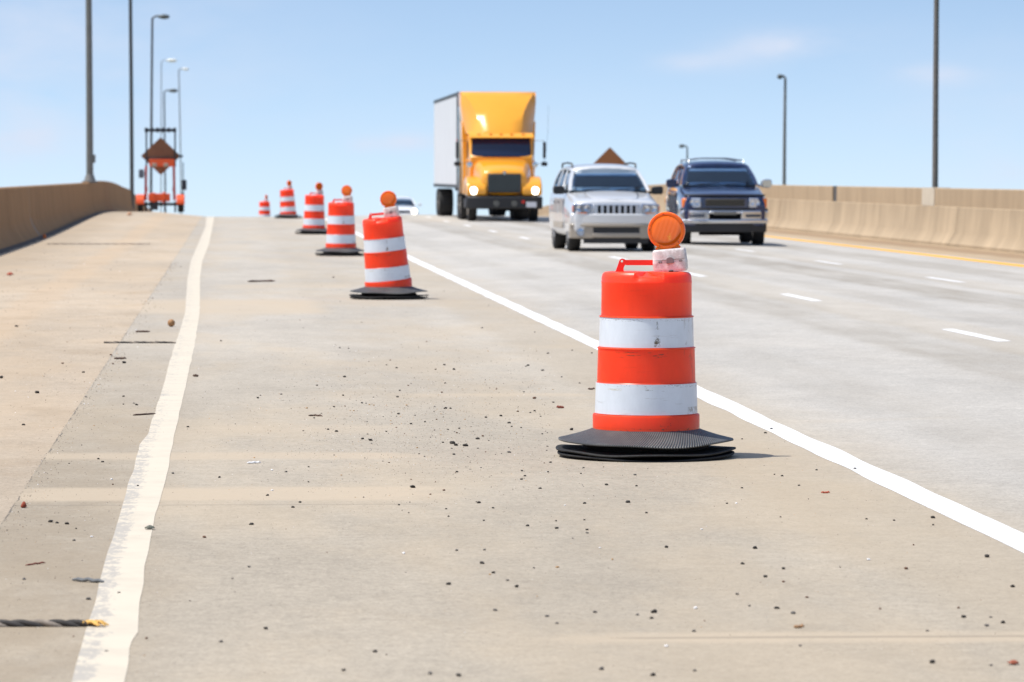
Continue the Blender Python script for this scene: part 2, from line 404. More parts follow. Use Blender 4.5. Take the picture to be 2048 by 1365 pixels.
# worn left edge line traced from its real wobble on the slab
EDGE = [(434, 413, 429), (454, 411, 425), (489, 396, 418), (523, 381.5, 404.6), (558, 375, 400), (592, 372.6, 400), (627, 370, 399.4), (661, 360, 394), (695, 348, 389), (730, 337.5, 380.5), (764, 329, 373.6), (799, 318.5, 365), (833, 306.5, 358), (868, 296, 349.5), (890, 280, 344.5), (925, 271, 339), (960, 259, 332), (994, 250.5, 322), (1029, 240, 311), (1064, 230, 304), (1099, 217, 297.5), (1134, 207, 290.5), (1168, 198, 287), (1203, 191, 280), (1238, 181, 276.6), (1266, 172, 276.6), (1290, 163.5, 259), (1325, 153, 256), (1365, 144, 250)]
eL, eR = [], []
for (py, xl, xr) in reversed(EDGE):
    a, b = at(xl, py), at(xr, py); eL.append((a.y, a.x)); eR.append((b.y, b.x))
def tabf(t):
    t = sorted(t)
    return lambda y: lerp_tab(t, y)
eL = [(YN, eL[0][1]), (eL[0][0] - .5, eL[0][1])] + eL + [(YF, eL[-1][1])]; eR = [(YN, eR[0][1]), (eR[0][0] - .5, eR[0][1])] + eR + [(YF, eR[-1][1])]
fL, fR = tabf(eL), tabf(eR)
strip('white_edge_line', M['old_paint'], [fL, lambda y: fL(y) * .67 + fR(y) * .33, lambda y: fL(y) * .33 + fR(y) * .67, fR], YN, 260, .0018, wob=.008, st=.25, uv=True)
strip('white_lane_line', M['white_paint'], [3.46, 3.55, 3.64], YN, 260, .0018, wob=.018, st=.3)
strip('yellow_edge_line', M['yellow_paint'], [14.32, 14.52, 14.74], YN, 300, .0018, wob=.03, st=.5)
for (x, off) in ((7.27, 0.0), (10.93, 0.0)):
    pass
def dashes(x, y_first, n):
    for k in range(n):
        y = y_first + 12.19 * k
        o = strip('lane_dash', M['white_paint'], [x - .065, x, x + .065], y, y + 3.05, .0018, wob=.012, st=.3)
dA = at(2018, 683); dB = at(1915, 565)
dashes(7.25, dA.y - 12.19, 18)
dashes(10.93, dB.y - 24.38, 18)

# ------------------------------------------------------------------ concrete barriers
def sweep(mb, prof, ys, xb, lift=None):
    rings = []
    for y in ys:
        z0 = road_z(xb, y) + (lift(y) if lift else 0)
        rings.append([(xb + u, y, z0 + v) for u, v in prof])
    mb.loft(rings)
WL = ((60, 0), (150, 0), (185, .25), (200, .36), (213, .57), (230, .63), (320, .63))
def wall_lift(y): return lerp_tab(WL, y) + G * y - drop(y) - road_z(-4.86, y)
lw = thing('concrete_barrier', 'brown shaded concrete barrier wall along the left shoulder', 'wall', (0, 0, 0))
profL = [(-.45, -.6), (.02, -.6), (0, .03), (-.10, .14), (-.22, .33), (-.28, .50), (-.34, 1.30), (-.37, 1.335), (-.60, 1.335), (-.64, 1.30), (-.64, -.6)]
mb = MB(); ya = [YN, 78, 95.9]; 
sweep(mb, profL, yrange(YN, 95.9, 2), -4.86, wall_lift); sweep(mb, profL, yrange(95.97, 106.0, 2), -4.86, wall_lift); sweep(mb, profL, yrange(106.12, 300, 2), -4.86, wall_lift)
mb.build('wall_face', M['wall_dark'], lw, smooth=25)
mb = MB(); prof2 = [(u * .985 - (.012 if u > -.4 else -.012), v - (.015 if v > .5 else 0)) for u, v in profL]
sweep(mb, prof2, [95.8, 96.1], -4.86); mb.build('open_joint', M['joint_dark'], lw, smooth=0)
mb = MB(); sweep(mb, [(u + .004 if u > -.4 else u, v) for u, v in prof2], [105.9, 106.2], -4.86); mb.build('joint_seal', M['joint_pale'], lw, smooth=0)
# a low ridge of windblown dirt at the toe
mb = MB(); rings = []
for y in yrange(20, 230, .5):
    w = .10 + .09 * noise.noise(Vector((0, y * .6, 0))) + .05 * noise.noise(Vector((4, y * 3, 0)))
    z0 = road_z(-4.8, y); rings.append([(-4.88, y, z0 - .02), (-4.87, y, z0 + .05), (-4.80, y, z0 + .035), (-4.8 + max(w, .02), y, z0 - .005)])
mb.loft(rings); tag(mb.build('dirt_ridge', M['dirt'], smooth=60), 'thin ridge of dark dirt along the foot of the left barrier', 'dirt', kind='stuff')

rw = thing('concrete_barrier', 'tan sunlit concrete barrier wall with a ledge along the right shoulder', 'wall', (0, 0, 0))
mb = MB(); profR = [(.55, -.3), (0, -.3), (0, .07), (.03, .1), (.17, .34), (.235, .93), (.26, .945), (.55, .945)]
for a, b in ((YN, 97), (97.03, 121), (121.03, 300)): sweep(mb, profR, yrange(a, b, 2), 17.2)
mb.build('wall_face', M['wall'], rw, smooth=25)
mb = MB(); profR2 = [(.262, .947), (.268, 1.37), (.285, 1.39), (.55, 1.39), (.57, 1.37), (.57, .947)]
gap = at(1678, 455).y
gy = 17.5 * FPX / (1678 - 460)
for a, b in ((YN, gy - .42), (gy + .42, 300)): sweep(mb, profR2, yrange(a, b, 2), 17.2)
mb.build('upper_wall', M['wall2'], rw, smooth=25)
mb = MB(); sweep(mb, [(.295, .95), (.30, 1.38), (.53, 1.38), (.53, .95)], [gy - .40, gy + .40], 17.2); mb.build('steel_joint_cover', M['steel_dark'], rw, smooth=0)
py = 17.6 * FPX / (1878 - 460)
mb = MB(); sweep(mb, [(.24, .95), (.25, 1.40), (.65, 1.40), (.65, .5)], [py - .9, py + .9], 17.2); mb.build('pilaster', mat('pale_pilaster', (.50, .44, .35), .85, var=.1, vscale=3), rw, smooth=0)
sjm = mat('stained_joint', (.26, .18, .11), .9)
for yj in (86.0, 128.5, 74, 146):
    mb = MB(); sweep(mb, [(u - .004, v + .002) for u, v in profR], [yj, yj + .12], 17.2); mb.build('stained_joint', sjm, rw, smooth=0)

# ------------------------------------------------------------------ lamp posts
def lamp_post(x, y, h, r0, r1, label, head=None, lean=(0, 0), base_z=None, box=None, m=None, group='lamp posts beyond the barriers', flip=1):
    z = road_z(max(-5.2, min(x, 17.5)), y) if base_z is None else base_z
    t = thing('lamp_post', label, 'lamp post', (x, y, z), (0, 0, 0), group)
    mm = m or M['steel']
    lx, ly = lean
    n = 9; pts = [Vector((lx * (k / n) ** 1.5, ly * (k / n) ** 1.5, h * k / n)) for k in range(n + 1)]
    mb = MB(); mb.tube(pts, [r0 + (r1 - r0) * k / n for k in range(n + 1)], 14); mb.build('pole', mm, t, smooth=60)
    mb = MB(); mb.box((0, 0, .03), (r0 * 4.2, r0 * 4.2, .06)); mb.tube([(0, 0, .06), (0, 0, .30)], [r0 * 1.7, r0 * 1.12], 14); mb.build('base_flange', mm, t, smooth=40, bevel=.005)
    if box:
        mb = MB(); mb.box((r0 * 1.1, 0, box), (.12, .18, .30)); mb.build('junction_box', mm, t, bevel=.01)
    if head:
        dx, s, hm = head
        top = pts[-1]
        mb = MB(); mb.tube([top, top + Vector((dx * .3 * s, 0, .18 * s)), top + Vector((dx * .75 * s, 0, .22 * s))], [r1, r1 * .85, r1 * .8], 10); mb.build('bracket_arm', mm, t)
        c = top + Vector((dx * .95 * s, 0, .14 * s))
        mb = MB(); rings = []
        for u, w, hh in ((-.5, .08, .05), (-.38, .2, .12), (-.1, .27, .2), (.2, .26, .2), (.42, .18, .13), (.5, .06, .05)):
            rings.append([(c.x + dx * u * s, c.y + math.cos(a) * w * s, c.z + math.sin(a) * hh * s - dx * 0 + abs(u) * -.02) for a in [2 * PI * q / 12 for q in range(12)]])
        mb.loft(rings); mb.build('lamp_head', hm, t, smooth=60)
    return t
def post_at(px, d, X=None):
    return (px - 460) / FPX * d
lamp_post(post_at(182, 153), 153, 15.5, .135, .095, 'thick grey lamp post on the left barrier, nearest and leftmost', lean=(-.12, 0), base_z=road_z(-5.2, 153) + 1.33 - .2, box=.9)
lamp_post(post_at(265.5, 216), 216, 19, .115, .08, 'grey lamp post rising where the left barrier dips over the crest', head=(1, 1, M['lamp_head']), lean=(-.15, 0), m=M['steel_dark'])
lamp_post(post_at(303, 258), 258, 13.6, .09, .07, 'dark headed lamp post left of the arrow board trailer, head near the picture top', head=(1, .75, M['lamp_head']), lean=(.1, 0), m=M['steel_dark'])
lamp_post(post_at(332, 330), 330, 12.5, .08, .06, 'shorter dark headed lamp post rising behind the arrow board trailer', head=(1, .75, M['lamp_head']), lean=(-.1, 0), m=M['steel_dark'])
lamp_post(post_at(323, 370), 370, 17.2, .05, .035, 'very thin mast with a pale lamp behind the arrow board trailer', head=(1.2, .8, M['lamp_white']), lean=(.05, 0))
lamp_post(post_at(364, 380), 380, 17.0, .06, .05, 'thin lamp post with a white lamp right of the arrow board trailer', head=(1, .65, M['lamp_white']), lean=(-.25, 0), box=5.5)
lamp_post(post_at(1880, 103.5), 103.5, 12, .078, .055, 'tall grey lamp post on the right barrier, rising out of the picture', lean=(.10, 0), base_z=road_z(17.6, 101) + .6, m=mat('weathered_pole', (.17, .155, .14), .6, .3, var=.3, vscale=12))
lamp_post(post_at(1573, 204), 204, 7.35, .10, .065, 'grey lamp post with a dark head behind the right barrier', head=(-.45, .62, M['lamp_head']), lean=(0.06, 0), base_z=road_z(17, 204))
lamp_post(post_at(1377, 300), 300, 7.3, .085, .06, 'small distant lamp post showing above the blue four wheel drive', head=(-.6, .7, M['lamp_head']), base_z=road_z(17, 300))

# ------------------------------------------------------------------ traffic drums
def scratch_mat(name, base, marks, rough=.45, speck=.0, spec=.4, refl=False, dirt=(.16, .14, .11), translucent=0):
    m = mat(name, base, rough, spec=spec); N = NT(m)
    tc = N.n('ShaderNodeTexCoord'); o = tc.outputs['Object']; sp = N.n('ShaderNodeSeparateXYZ'); N.l(o, sp.inputs[0]); X, Y, Z = sp.outputs
    front = N.m('LESS_THAN', Y, 0.0)
    v = N.smooth(N.noise(o, 5, 6, .7, (1, 1, .5)), .3, .7, .92, 1.04)
    c = N.mix(1.0, base, v, 'MULTIPLY')
    if speck:
        f = N.m('MULTIPLY', N.smooth(N.noise(o, 85, 5, .8), .66, .72), N.smooth(N.noise(o, 7, 3), .45, .65, 0, speck)); c = N.mix(f, c, dirt)
        f = N.m('MULTIPLY', N.smooth(N.noise(o, 9, 4, .7, (.5, .5, 4)), .60, .72), speck * .45); c = N.mix(f, c, dirt)
    for (x0, x1, z0, z1, s, th, sc, st, dc) in marks:
        f = N.m('MULTIPLY', N.band(X, x0, x1, .006), N.band(Z, z0, z1, .004)); f = N.m('MULTIPLY', N.m('MULTIPLY', f, front), N.smooth(N.noise(o, sc, 6, .75, st), th, th + .04, 0, s))
        c = N.mix(f, c, dc)
    N.l(c, N.b.inputs['Base Color'])
    if translucent:
        N.b.inputs['Subsurface Weight'].default_value = translucent; N.b.inputs['Subsurface Radius'].default_value = (1, .22, .1); N.b.inputs['Subsurface Scale'].default_value = .18
    bp = N.n('ShaderNodeBump'); bp.inputs['Strength'].default_value = .12; bp.inputs['Distance'].default_value = .01; N.l(N.noise(o, 6, 3), bp.inputs['Height']); N.l(bp.outputs[0], N.b.inputs['Normal'])
    return m
GREY = (.10, .09, .075)
M['drum'] = scratch_mat('orange_drum_plastic', (.97, .055, .010),
    [(-.20, .10, .590, .625, .8, .56, 22, (.5, .5, 5), (.12, .05, .03)), (.05, .16, .19, .22, .5, .55, 30, (1, 1, 1), (.2, .03, .02)), (.20, .30, .30, .9, .35, .55, 14, (1, 1, .5), (.30, .05, .02)), (-.26, .27, .16, .18, .7, .55, 25, (1, 1, 2), (.12, .05, .03))], rough=.38, speck=.35, dirt=(.45, .04, .01), translucent=.8)
M['band_upper'] = scratch_mat('white_reflective_sheeting', (.68, .74, .81),
    [(.018, .052, .655, .715, 1, .49, 45, (1, 1, 1.6), (.13, .11, .07)), (.028, .040, .755, .80, .8, .52, 70, (1, 1, .5), GREY), (.0, .15, .716, .722, .5, .5, 30, (.3, .3, 3), (.4, .4, .4)), (.2, .27, .66, .815, .45, .52, 20, (1, 1, .4), (.35, .35, .33)), (-.27, .26, .800, .815, .5, .55, 60, (1, 1, 2), GREY)], rough=.35, speck=.45)
M['band_lower'] = scratch_mat('white_reflective_sheeting', (.68, .74, .81),
    [(-.24, -.17, .398, .41, .7, .5, 40, (.4, .4, 4), (.5, .45, .3)), (-.04, .08, .395, .425, .8, .57, 35, (.4, .4, 3), GREY), (.10, .29, .415, .44, .7, .55, 40, (.6, .6, 3), GREY), (.225, .30, .255, .30, .8, .45, 50, (.6, 1, .4), (.33, .33, .32)), (-.30, .29, .42, .434, .6, .58, 60, (1, 1, 2), GREY)], rough=.35, speck=.5)
M['lens'] = mat('amber_lens', (.95, .13, .004), .4, spec=.12)
N = NT(M['lens']); N.b.inputs['Transmission Weight'].default_value = 0.0

tc_ = N.n('ShaderNodeTexCoord'); sp_ = N.n('ShaderNodeSeparateXYZ'); N.l(tc_.outputs['Object'], sp_.inputs[0])
w1 = N.m('SINE', N.m('MULTIPLY', sp_.outputs[0], 2 * PI / .0075)); w2 = N.m('SUBTRACT', 1.0, N.m('FRACT', N.m('MULTIPLY', sp_.outputs[2], 1 / .006)))
bp_ = N.n('ShaderNodeBump'); bp_.inputs['Strength'].default_value = 1.0; bp_.inputs['Distance'].default_value = .0012; N.l(N.m('ADD', N.m('MULTIPLY', w1, .6), w2), bp_.inputs['Height']); N.l(bp_.outputs[0], N.b.inputs['Normal'])
spk = N.m('MULTIPLY', N.smooth(N.noise(tc_.outputs['Object'], 260, 2, .5), .56, .62), N.m('MULTIPLY', N.band(sp_.outputs[0], .006, .030, .008), N.band(sp_.outputs[2], -.065, -.02, .008)))
cst = N.smooth(w1, -1, 1, .93, 1.05)
N.l(N.mix(N.m('MULTIPLY', spk, .9), N.mix(1.0, (1.0, .15, .003), cst, 'MULTIPLY'), (1.0, .50, .03)), N.b.inputs['Base Color'])
gN = N.n('ShaderNodeNewGeometry'); aN = N.n('ShaderNodeVectorMath', operation='ADD'); N.l(gN.outputs['Normal'], aN.inputs[0]); aN.inputs[1].default_value = (0, 0, .75)
nN = N.n('ShaderNodeVectorMath', operation='NORMALIZE'); N.l(aN.outputs[0], nN.inputs[0]); N.l(nN.outputs[0], bp_.inputs['Normal'])      # prismatic facets throw the normal upward
M['lens_rim'] = mat('amber_lens_rim', (1.0, .15, .006), .25)
M['lens_rim'].node_tree.nodes['Principled BSDF'].inputs['Subsurface Weight'].default_value = .8; M['lens_rim'].node_tree.nodes['Principled BSDF'].inputs['Subsurface Scale'].default_value = .05
M['handle'] = mat('red_orange_handle', (.88, .028, .012), .35)
def dirty_box_mat():
    m = mat('grimy_white_plastic', (.62, .55, .52), .55); N = NT(m); tc = N.n('ShaderNodeTexCoord'); o = tc.outputs['Object']
    c = N.mix(N.smooth(N.noise(o, 16, 8, .75), .35, .62), (.80, .76, .74), (.56, .48, .45)); c = N.mix(N.smooth(N.noise(o, 40, 6, .8), .60, .70, 0, .55), c, (.25, .2, .17)); N.l(c, N.b.inputs['Base Color']); return m
M['lampbox'] = dirty_box_mat(); M['knob'] = mat('grey_knob', (.22, .17, .17), .5)
def base_mat():
    m = mat('ribbed_tyre_rubber', (.06, .064, .068), .55, spec=.5); N = NT(m); tc = N.n('ShaderNodeTexCoord'); o = tc.outputs['Object']
    sp = N.n('ShaderNodeSeparateXYZ'); N.l(o, sp.inputs[0]); X, Y, Z = sp.outputs
    # moulded ribs that fan across the old sidewall
    k = N.m('ADD', N.m('MULTIPLY', X, 1.0), N.m('MULTIPLY', N.m('ADD', Y, .32), N.m('MULTIPLY', X, 1.2))); k = N.m('ADD', k, N.m('MULTIPLY', Y, -.35))
    w = N.m('SINE', N.m('MULTIPLY', k, 2 * PI / .0125))
    bp = N.n('ShaderNodeBump'); bp.inputs['Strength'].default_value = .8; bp.inputs['Distance'].default_value = .003; N.l(w, bp.inputs['Height']); N.l(bp.outputs[0], N.b.inputs['Normal'])
    c = N.mix(N.smooth(w, -.6, .9), (.028, .030, .033), (.10, .105, .11)); c = N.mix(N.smooth(N.noise(o, 7, 6, .7), .4, .68, 0, .5), c, (.13, .13, .125)); c = N.mix(N.smooth(N.noise(o, 120, 3, .8), .67, .72, 0, .7), c, (.4, .36, .3))
    N.l(c, N.b.inputs['Base Color']); return m
M['base_top'] = base_mat(); M['base_low'] = mat('old_tyre_rubber', (.016, .016, .017), .75, var=.4, vscale=14, bump=.6, bscale=60)

def make_drum():
    t = thing('traffic_drum', 'x', 'traffic drum', (0, 0, 0))
    RO = .0
    # body: orange shell, stepped in at each ring
    prof = [(.300, .10), (.313, .115), (.314, .245), (.311, .2515), (.299, .2535), (.296, .26), (.2955, .43), (.2935, .436), (.2935, .4365), (.289, .442), (.2885, .446), (.284, .636), (.289, .6385), (.289, .6415), (.2795, .6455), (.277, .648), (.272, .820), (.278, .8225), (.278, .826), (.2665, .830), (.2655, .836), (.2645, 1.018), (.2662, 1.022), (.2662, 1.026), (.2645, 1.030), (.2635, 1.055), (.258, 1.072), (.247, 1.082), (.225, 1.0855), (.12, 1.086), (0, 1.086)]
    # a moulded dip in the shoulder of the lid, two flats opposite each other
    def warp(p, th, r, h):
        if h > 1.033:
            a = (math.degrees(th) + 360) % 360
            k = 0
            for c0 in (268, 88):
                dd = abs((a - c0 + 180) % 360 - 180)
                k = max(k, min(max((19.5 - dd) / 2.4, 0), 1))
            if r > .05:
                f = (h - 1.033) / .055
                p = Vector((p.x * (1 - .06 * k * f), p.y * (1 - .06 * k * f), p.z - .024 * k * min(f * 1.2, 1)))
        if h < .2535 and h > .112:    # flats moulded in the foot
            a = (math.degrees(th) + 360) % 360
            dd = min(abs((a - c0 + 180) % 360 - 180) for c0 in (300, 60, 180))
        return p
    mb = MB(); mb.lathe(prof, 144, warp=warp)
    mb.build('drum_body', M['drum'], t, smooth=30)
    mb = MB(); mb.lathe([(.2722, .6475), (.2785, .6480), (.2740, .8195), (.2710, .8195)], 96, close=True); mb.build('reflective_band', M['band_upper'], t, smooth=40)
    mb = MB(); mb.lathe([(.292, .2565), (.3015, .2575), (.2965, .4355), (.290, .4355)], 96, close=True); mb.build('reflective_band', M['band_lower'], t, smooth=40)
    # handle: flat plate with a long slot and two bolt holes
    mb = MB()
    th = .009
    def fn(u, v, w): return (u, w, v)
    zb = 1.078
    outer = [(-.190, zb), (-.158, zb + .075), (-.150, zb + .083), (-.138, zb + .086), (-.122, zb + .079), (.122, zb + .079), (.138, zb + .086), (.150, zb + .083), (.158, zb + .075), (.190, zb)]
    # legs and top bar as separate convex pieces of one mesh
    def hole_plate(cx, cz, r, pts):     # ring of quads between a small circle and an outer outline
        n = len(pts); ins = []
        for (u, v) in pts:
            a = math.atan2(v - cz, u - cx); ins.append((cx + r * math.cos(a), cz + r * math.sin(a)))
        vs = [(u, -th, v) for u, v in pts] + [(u, th, v) for u, v in pts] + [(u, -th, v) for u, v in ins] + [(u, th, v) for u, v in ins]
        fs = []
        for i in range(n):
            j = (i + 1) % n
            fs += [(i, j, 2 * n + j, 2 * n + i), (n + i, 3 * n + i, 3 * n + j, n + j), (i, n + i, n + j, j), (2 * n + i, 2 * n + j, 3 * n + j, 3 * n + i)]
        mb.add(vs, fs)
    for s in (-1, 1):
        cx, cz = s * -.146, zb + .068
        pts = [(s * -.167, zb + .052), (s * -.163, zb + .066), (s * -.157, zb + .078), (s * -.146, zb + .084), (s * -.134, zb + .082), (s * -.124, zb + .0755), (s * -.115, zb + .064), (s * -.115, zb + .052), (s * -.13, zb + .05), (s * -.15, zb + .05)]
        if s < 0: pts = pts[::-1]
        hole_plate(cx, cz, .0075, pts)
        leg = [(s * -.190, zb - .01), (s * -.167, zb + .052), (s * -.15, zb + .05), (s * -.13, zb + .05), (s * -.1265, zb + .047), (s * -.132, zb + .04), (s * -.136, zb + .03), (s * -.137, zb + .018), (s * -.134, zb + .008), (s * -.126, zb), (s * -.126, zb - .01)]
        mb.prism(leg, fn, -th, th)
    bar = [(-.115, zb + .052), (-.115, zb + .064), (-.124, zb + .0755), (.124, zb + .0755), (.115, zb + .064), (.115, zb + .052), (.115, zb + .048), (-.115, zb + .048)]
    mb.prism([(-.13, zb + .05), (-.115, zb + .052), (-.115, zb + .064), (.115, zb + .064), (.115, zb + .052), (.13, zb + .05), (.12, zb + .0445), (-.12, zb + .0445)], fn, -th, th)
    mb.prism([(-.115, zb + .064), (-.124, zb + .0755), (.124, zb + .0755), (.115, zb + .064)], fn, -th, th)
    mb.build('handle', M['handle'], t, smooth=30)
    # warning light bolted to the handle
    wl = bpy.data.objects.new('warning_light', None)
    mb = MB(); rings = []
    W, D, H = .100, .045, .0675
    c0 = Vector((0, 0, 0))
    for (zf, k) in ((-1, .90), (-.86, .985), (-.72, 1.0), (-.30, 1.0), (-.27, 1.012), (-.05, 1.012), (-.02, .995), (.78, .975), (.93, .94), (1, .86)):
        ring = []
        for q in range(40):
            a = 2 * PI * q / 40; cx, cy = math.cos(a), math.sin(a)
            e = .34
            ring.append((math.copysign(abs(cx) ** e, cx) * W * k, math.copysign(abs(cy) ** e, cy) * D * (k if abs(zf) > .8 else 1), zf * H))
        rings.append(ring)
    mb.loft(rings); box = mb.build('warning_light', M['lampbox'], t, smooth=35)
    box.location = (.132, -.052, 1.152); box.rotation_euler = (0, R(-5.5), R(-11))
    mb = MB(); pts = []
    for q in range(17): a = PI * q / 16; pts.append((.0215 * math.cos(a), .002 + .018 * math.sin(a)))
    pts += [(-.0215, -.017), (.0215, -.017)]
    mb.prism(pts, lambda u, v, w: (u + .004, w, v), -.058, -.040); mb.build('switch_cover', M['knob'], box, bevel=.002)
    mb = MB()
    for x in (-.054, .066):
        for dx, dz, w, h in ((0, .0045, .016, .0016), (0, -.0045, .016, .0016), (-.0075, 0, .0016, .009), (.0075, 0, .0016, .009)): mb.box((x + dx, -.0465, -.006 + dz), (w, .003, h))
    mb.box((-.0, -.0462, .0055), (.19, .0022, .0014))
    mb.build('latch_slots', mat('dark_latch', (.13, .09, .08), .7) if 'latch' not in M else M['latch'], box, smooth=0)
    mb = MB(); mb.box((.004, -.038, -.0655), (.026, .022, .013)); mb.build('vent_notch', M['joint_dark'], box, smooth=0)
    lc = (-.004, -.004, .0675 + .108)
    mb = MB()
    mb.lathe([(.0, -.029), (.060, -.0283), (.078, -.0272), (.0835, -.0255), (.087, -.0250), (.087, .0250), (.0835, .0255), (.078, .0272), (.060, .0283), (0, .029)], 72, axis='y')
    lens = mb.build('lens', M['lens'], box, smooth=40, loc=lc)
    mb = MB(); mb.lathe([(.0865, -.0235), (.092, -.0262), (.105, -.0235), (.1095, -.017), (.1105, .0), (.1095, .017), (.105, .0235), (.092, .0262), (.0865, .0235)], 72, axis='y', close=True)
    for s in (-1, 1): mb.prism([(s * .068, -.112), (s * .052, -.105), (s * .050, -.093), (s * .066, -.090), (s * .074, -.100)], lambda u, v, w: (u, w, v), -.016, .016)
    mb.prism([(-.054, -.112), (.054, -.112), (.058, -.100), (-.058, -.100)], lambda u, v, w: (u, w, v), -.014, .014)
    rim = mb.build('lens_rim', M['lens_rim'], box, smooth=40, loc=lc)
    scm = mat('rusty_screw', (.22, .03, .01), .6)
    for a in (95, 20, -48, -118, 172):
        mb = MB(); mb.tube([(.0975 * math.cos(R(a)), -.0262, .0975 * math.sin(R(a))), (.0975 * math.cos(R(a)), -.022, .0975 * math.sin(R(a)))], .0036, 10); mb.build('rim_screw', scm, box, smooth=30, loc=lc)
    # rubber ballast rings cut from tyre sidewalls
    def ring(zi, zo, ri, ro, th, amp, seed, m, frontdip=0.0, curl=.0, drop_=0.0):
        def warp(p, tt, r, h):
            k = (r - ri) / (ro - ri)
            up = amp * math.cos(2 * tt) * k + curl * k ** 3 + .007 * noise.noise(Vector((math.cos(tt) * 1.3 + seed, math.sin(tt) * 1.3, 0))) * k * 2
            rr = 1 + .012 * noise.noise(Vector((math.cos(tt) * 2 + seed, math.sin(tt) * 2, 5)))
            return Vector((p.x * rr, p.y * rr, max(p.z + up, th * 0.2 + (.001 if h < 0 else 0))))
        n = 9; top = []; bot = []
        for i in range(n + 1):
            k = i / n; r = ri + (ro - ri) * k; z = zi + (zo - zi) * (k ** .8 if zi > zo else k) 
            top.append((r, z + th)); bot.append((r, z))
        mb = MB(); mb.lathe(top + [(ro + .003, zo + th * .5)] + bot[::-1], 120, close=True, warp=warp); return mb.build('base_ring', m, t, smooth=45)
    ring(.006, .003, .27, .520, .012, .012, 3.1, M['base_low'], curl=.006)
    ring(.058, .022, .27, .527, .011, .008, 8.2, M['base_low'], curl=.012)
    ring(.170, .084, .285, .512, .011, .009, 1.4, M['base_top'], curl=.004)
    mb = MB(); mb.lathe([(.27, .001), (.36, .004), (.40, .03), (.36, .075), (.325, .13), (.27, .15)], 64, close=True); mb.build('base_core', M['base_low'], t)
    return t

D1 = at(1292, 913)
drum = make_drum()
def place_drum(o, px, py, label, yaw=0, tilt=(0, 0), y=None, sc=1.0):
    p = at(px, py) if y is None else None
    if p is None:
        x = (px - 460) / FPX * y; p = Vector((x, y, road_z(x, y)))
    o.location = p; o.rotation_euler = (pitch_at(p.y), 0, R(yaw)); o['label'] = label; o['group'] = 'orange and white traffic drums closing the lane'
    o.scale = (sc, sc, sc)
    if tilt != (0, 0):
        for k in [c for c in COL.objects if c.parent == o and not c.name.startswith('base_ring') and not c.name.startswith('base_core')]:
            mtx = Matrix.Translation((0, 0, .12)) @ Euler((R(tilt[0]), R(tilt[1]), 0)).to_matrix().to_4x4() @ Matrix.Translation((0, 0, -.12)) @ k.matrix_basis
            k.matrix_basis = mtx
    return o
copies = [copy_tree(drum) for _ in range(5)]
place_drum(drum, 1292, 913, 'nearest and largest orange and white traffic drum with amber warning light', 0)
place_drum(copies[0], 778, 598, 'leaning traffic drum, second nearest, on flared black rubber base', -3, (3, -5.5))
place_drum(copies[1], 682, 512, 'upright traffic drum partly behind the leaning one, third from the front', 2, (1, 0))
place_drum(copies[2], 628, 469, 'traffic drum with its amber light turned sideways, fourth from the front', 38, (1, -1.0))
place_drum(copies[3], 576, 431, 'battered traffic drum with handle tipped up, at the crest of the road', 55, (-4, -2), y=154)
place_drum(copies[4], 529, 430, 'farthest and smallest traffic drum, half sunk behind the crest', 70, (0, 0), y=205)

# ------------------------------------------------------------------ vehicles
def paint(name, c, metal=.4, rough=.3, coat=.8): return mat(name, c, rough, metal, coat=coat, var=.04, vscale=1.5)
def glass_mat(name, tintc, mix=.35):
    m = bpy.data.materials.new(name); m.use_nodes = True; t = m.node_tree; t.nodes.clear()
    o = t.nodes.new('ShaderNodeOutputMaterial'); tr = t.nodes.new('ShaderNodeBsdfTransparent'); tr.inputs[0].default_value = (*tintc, 1)
    gl = t.nodes.new('ShaderNodeBsdfGlossy'); gl.inputs['Roughness'].default_value = .05; gl.inputs[0].default_value = (.8, .9, 1, 1)
    fr = t.nodes.new('ShaderNodeFresnel'); fr.inputs[0].default_value = 1.5
    ad = t.nodes.new('ShaderNodeMath'); ad.operation = 'MULTIPLY_ADD'; ad.inputs[1].default_value = 1.0; ad.inputs[2].default_value = mix; ad.use_clamp = True
    t.links.new(fr.outputs[0], ad.inputs[0]); mx = t.nodes.new('ShaderNodeMixShader')
    t.links.new(ad.outputs[0], mx.inputs[0]); t.links.new(tr.outputs[0], mx.inputs[1]); t.links.new(gl.outputs[0], mx.inputs[2]); t.links.new(mx.outputs[0], o.inputs[0]); return m
M['glass'] = glass_mat('car_window_glass', (.74, .83, .86), .02)
M['headlamp'] = mat('headlamp_glass', (.35, .42, .55), .08, .75)
M['amber'] = mat('amber_indicator', (.85, .2, .03), .2)
M['interior'] = mat('car_interior', (.09, .10, .11), .85)
M['skin'] = mat('skin', (.42, .24, .16), .6); M['hair'] = mat('dark_hair', (.02, .015, .01), .8)
M['shirt'] = mat('blue_grey_shirt', (.10, .14, .2), .85)
def emit(name, c, s):
    m = mat(name, c, .2); m.node_tree.nodes['Principled BSDF'].inputs['Emission Color'].default_value = (*c, 1); m.node_tree.nodes['Principled BSDF'].inputs['Emission Strength'].default_value = s; return m
M['lit'] = emit('lit_headlamp', (1, .90, .70), 4)

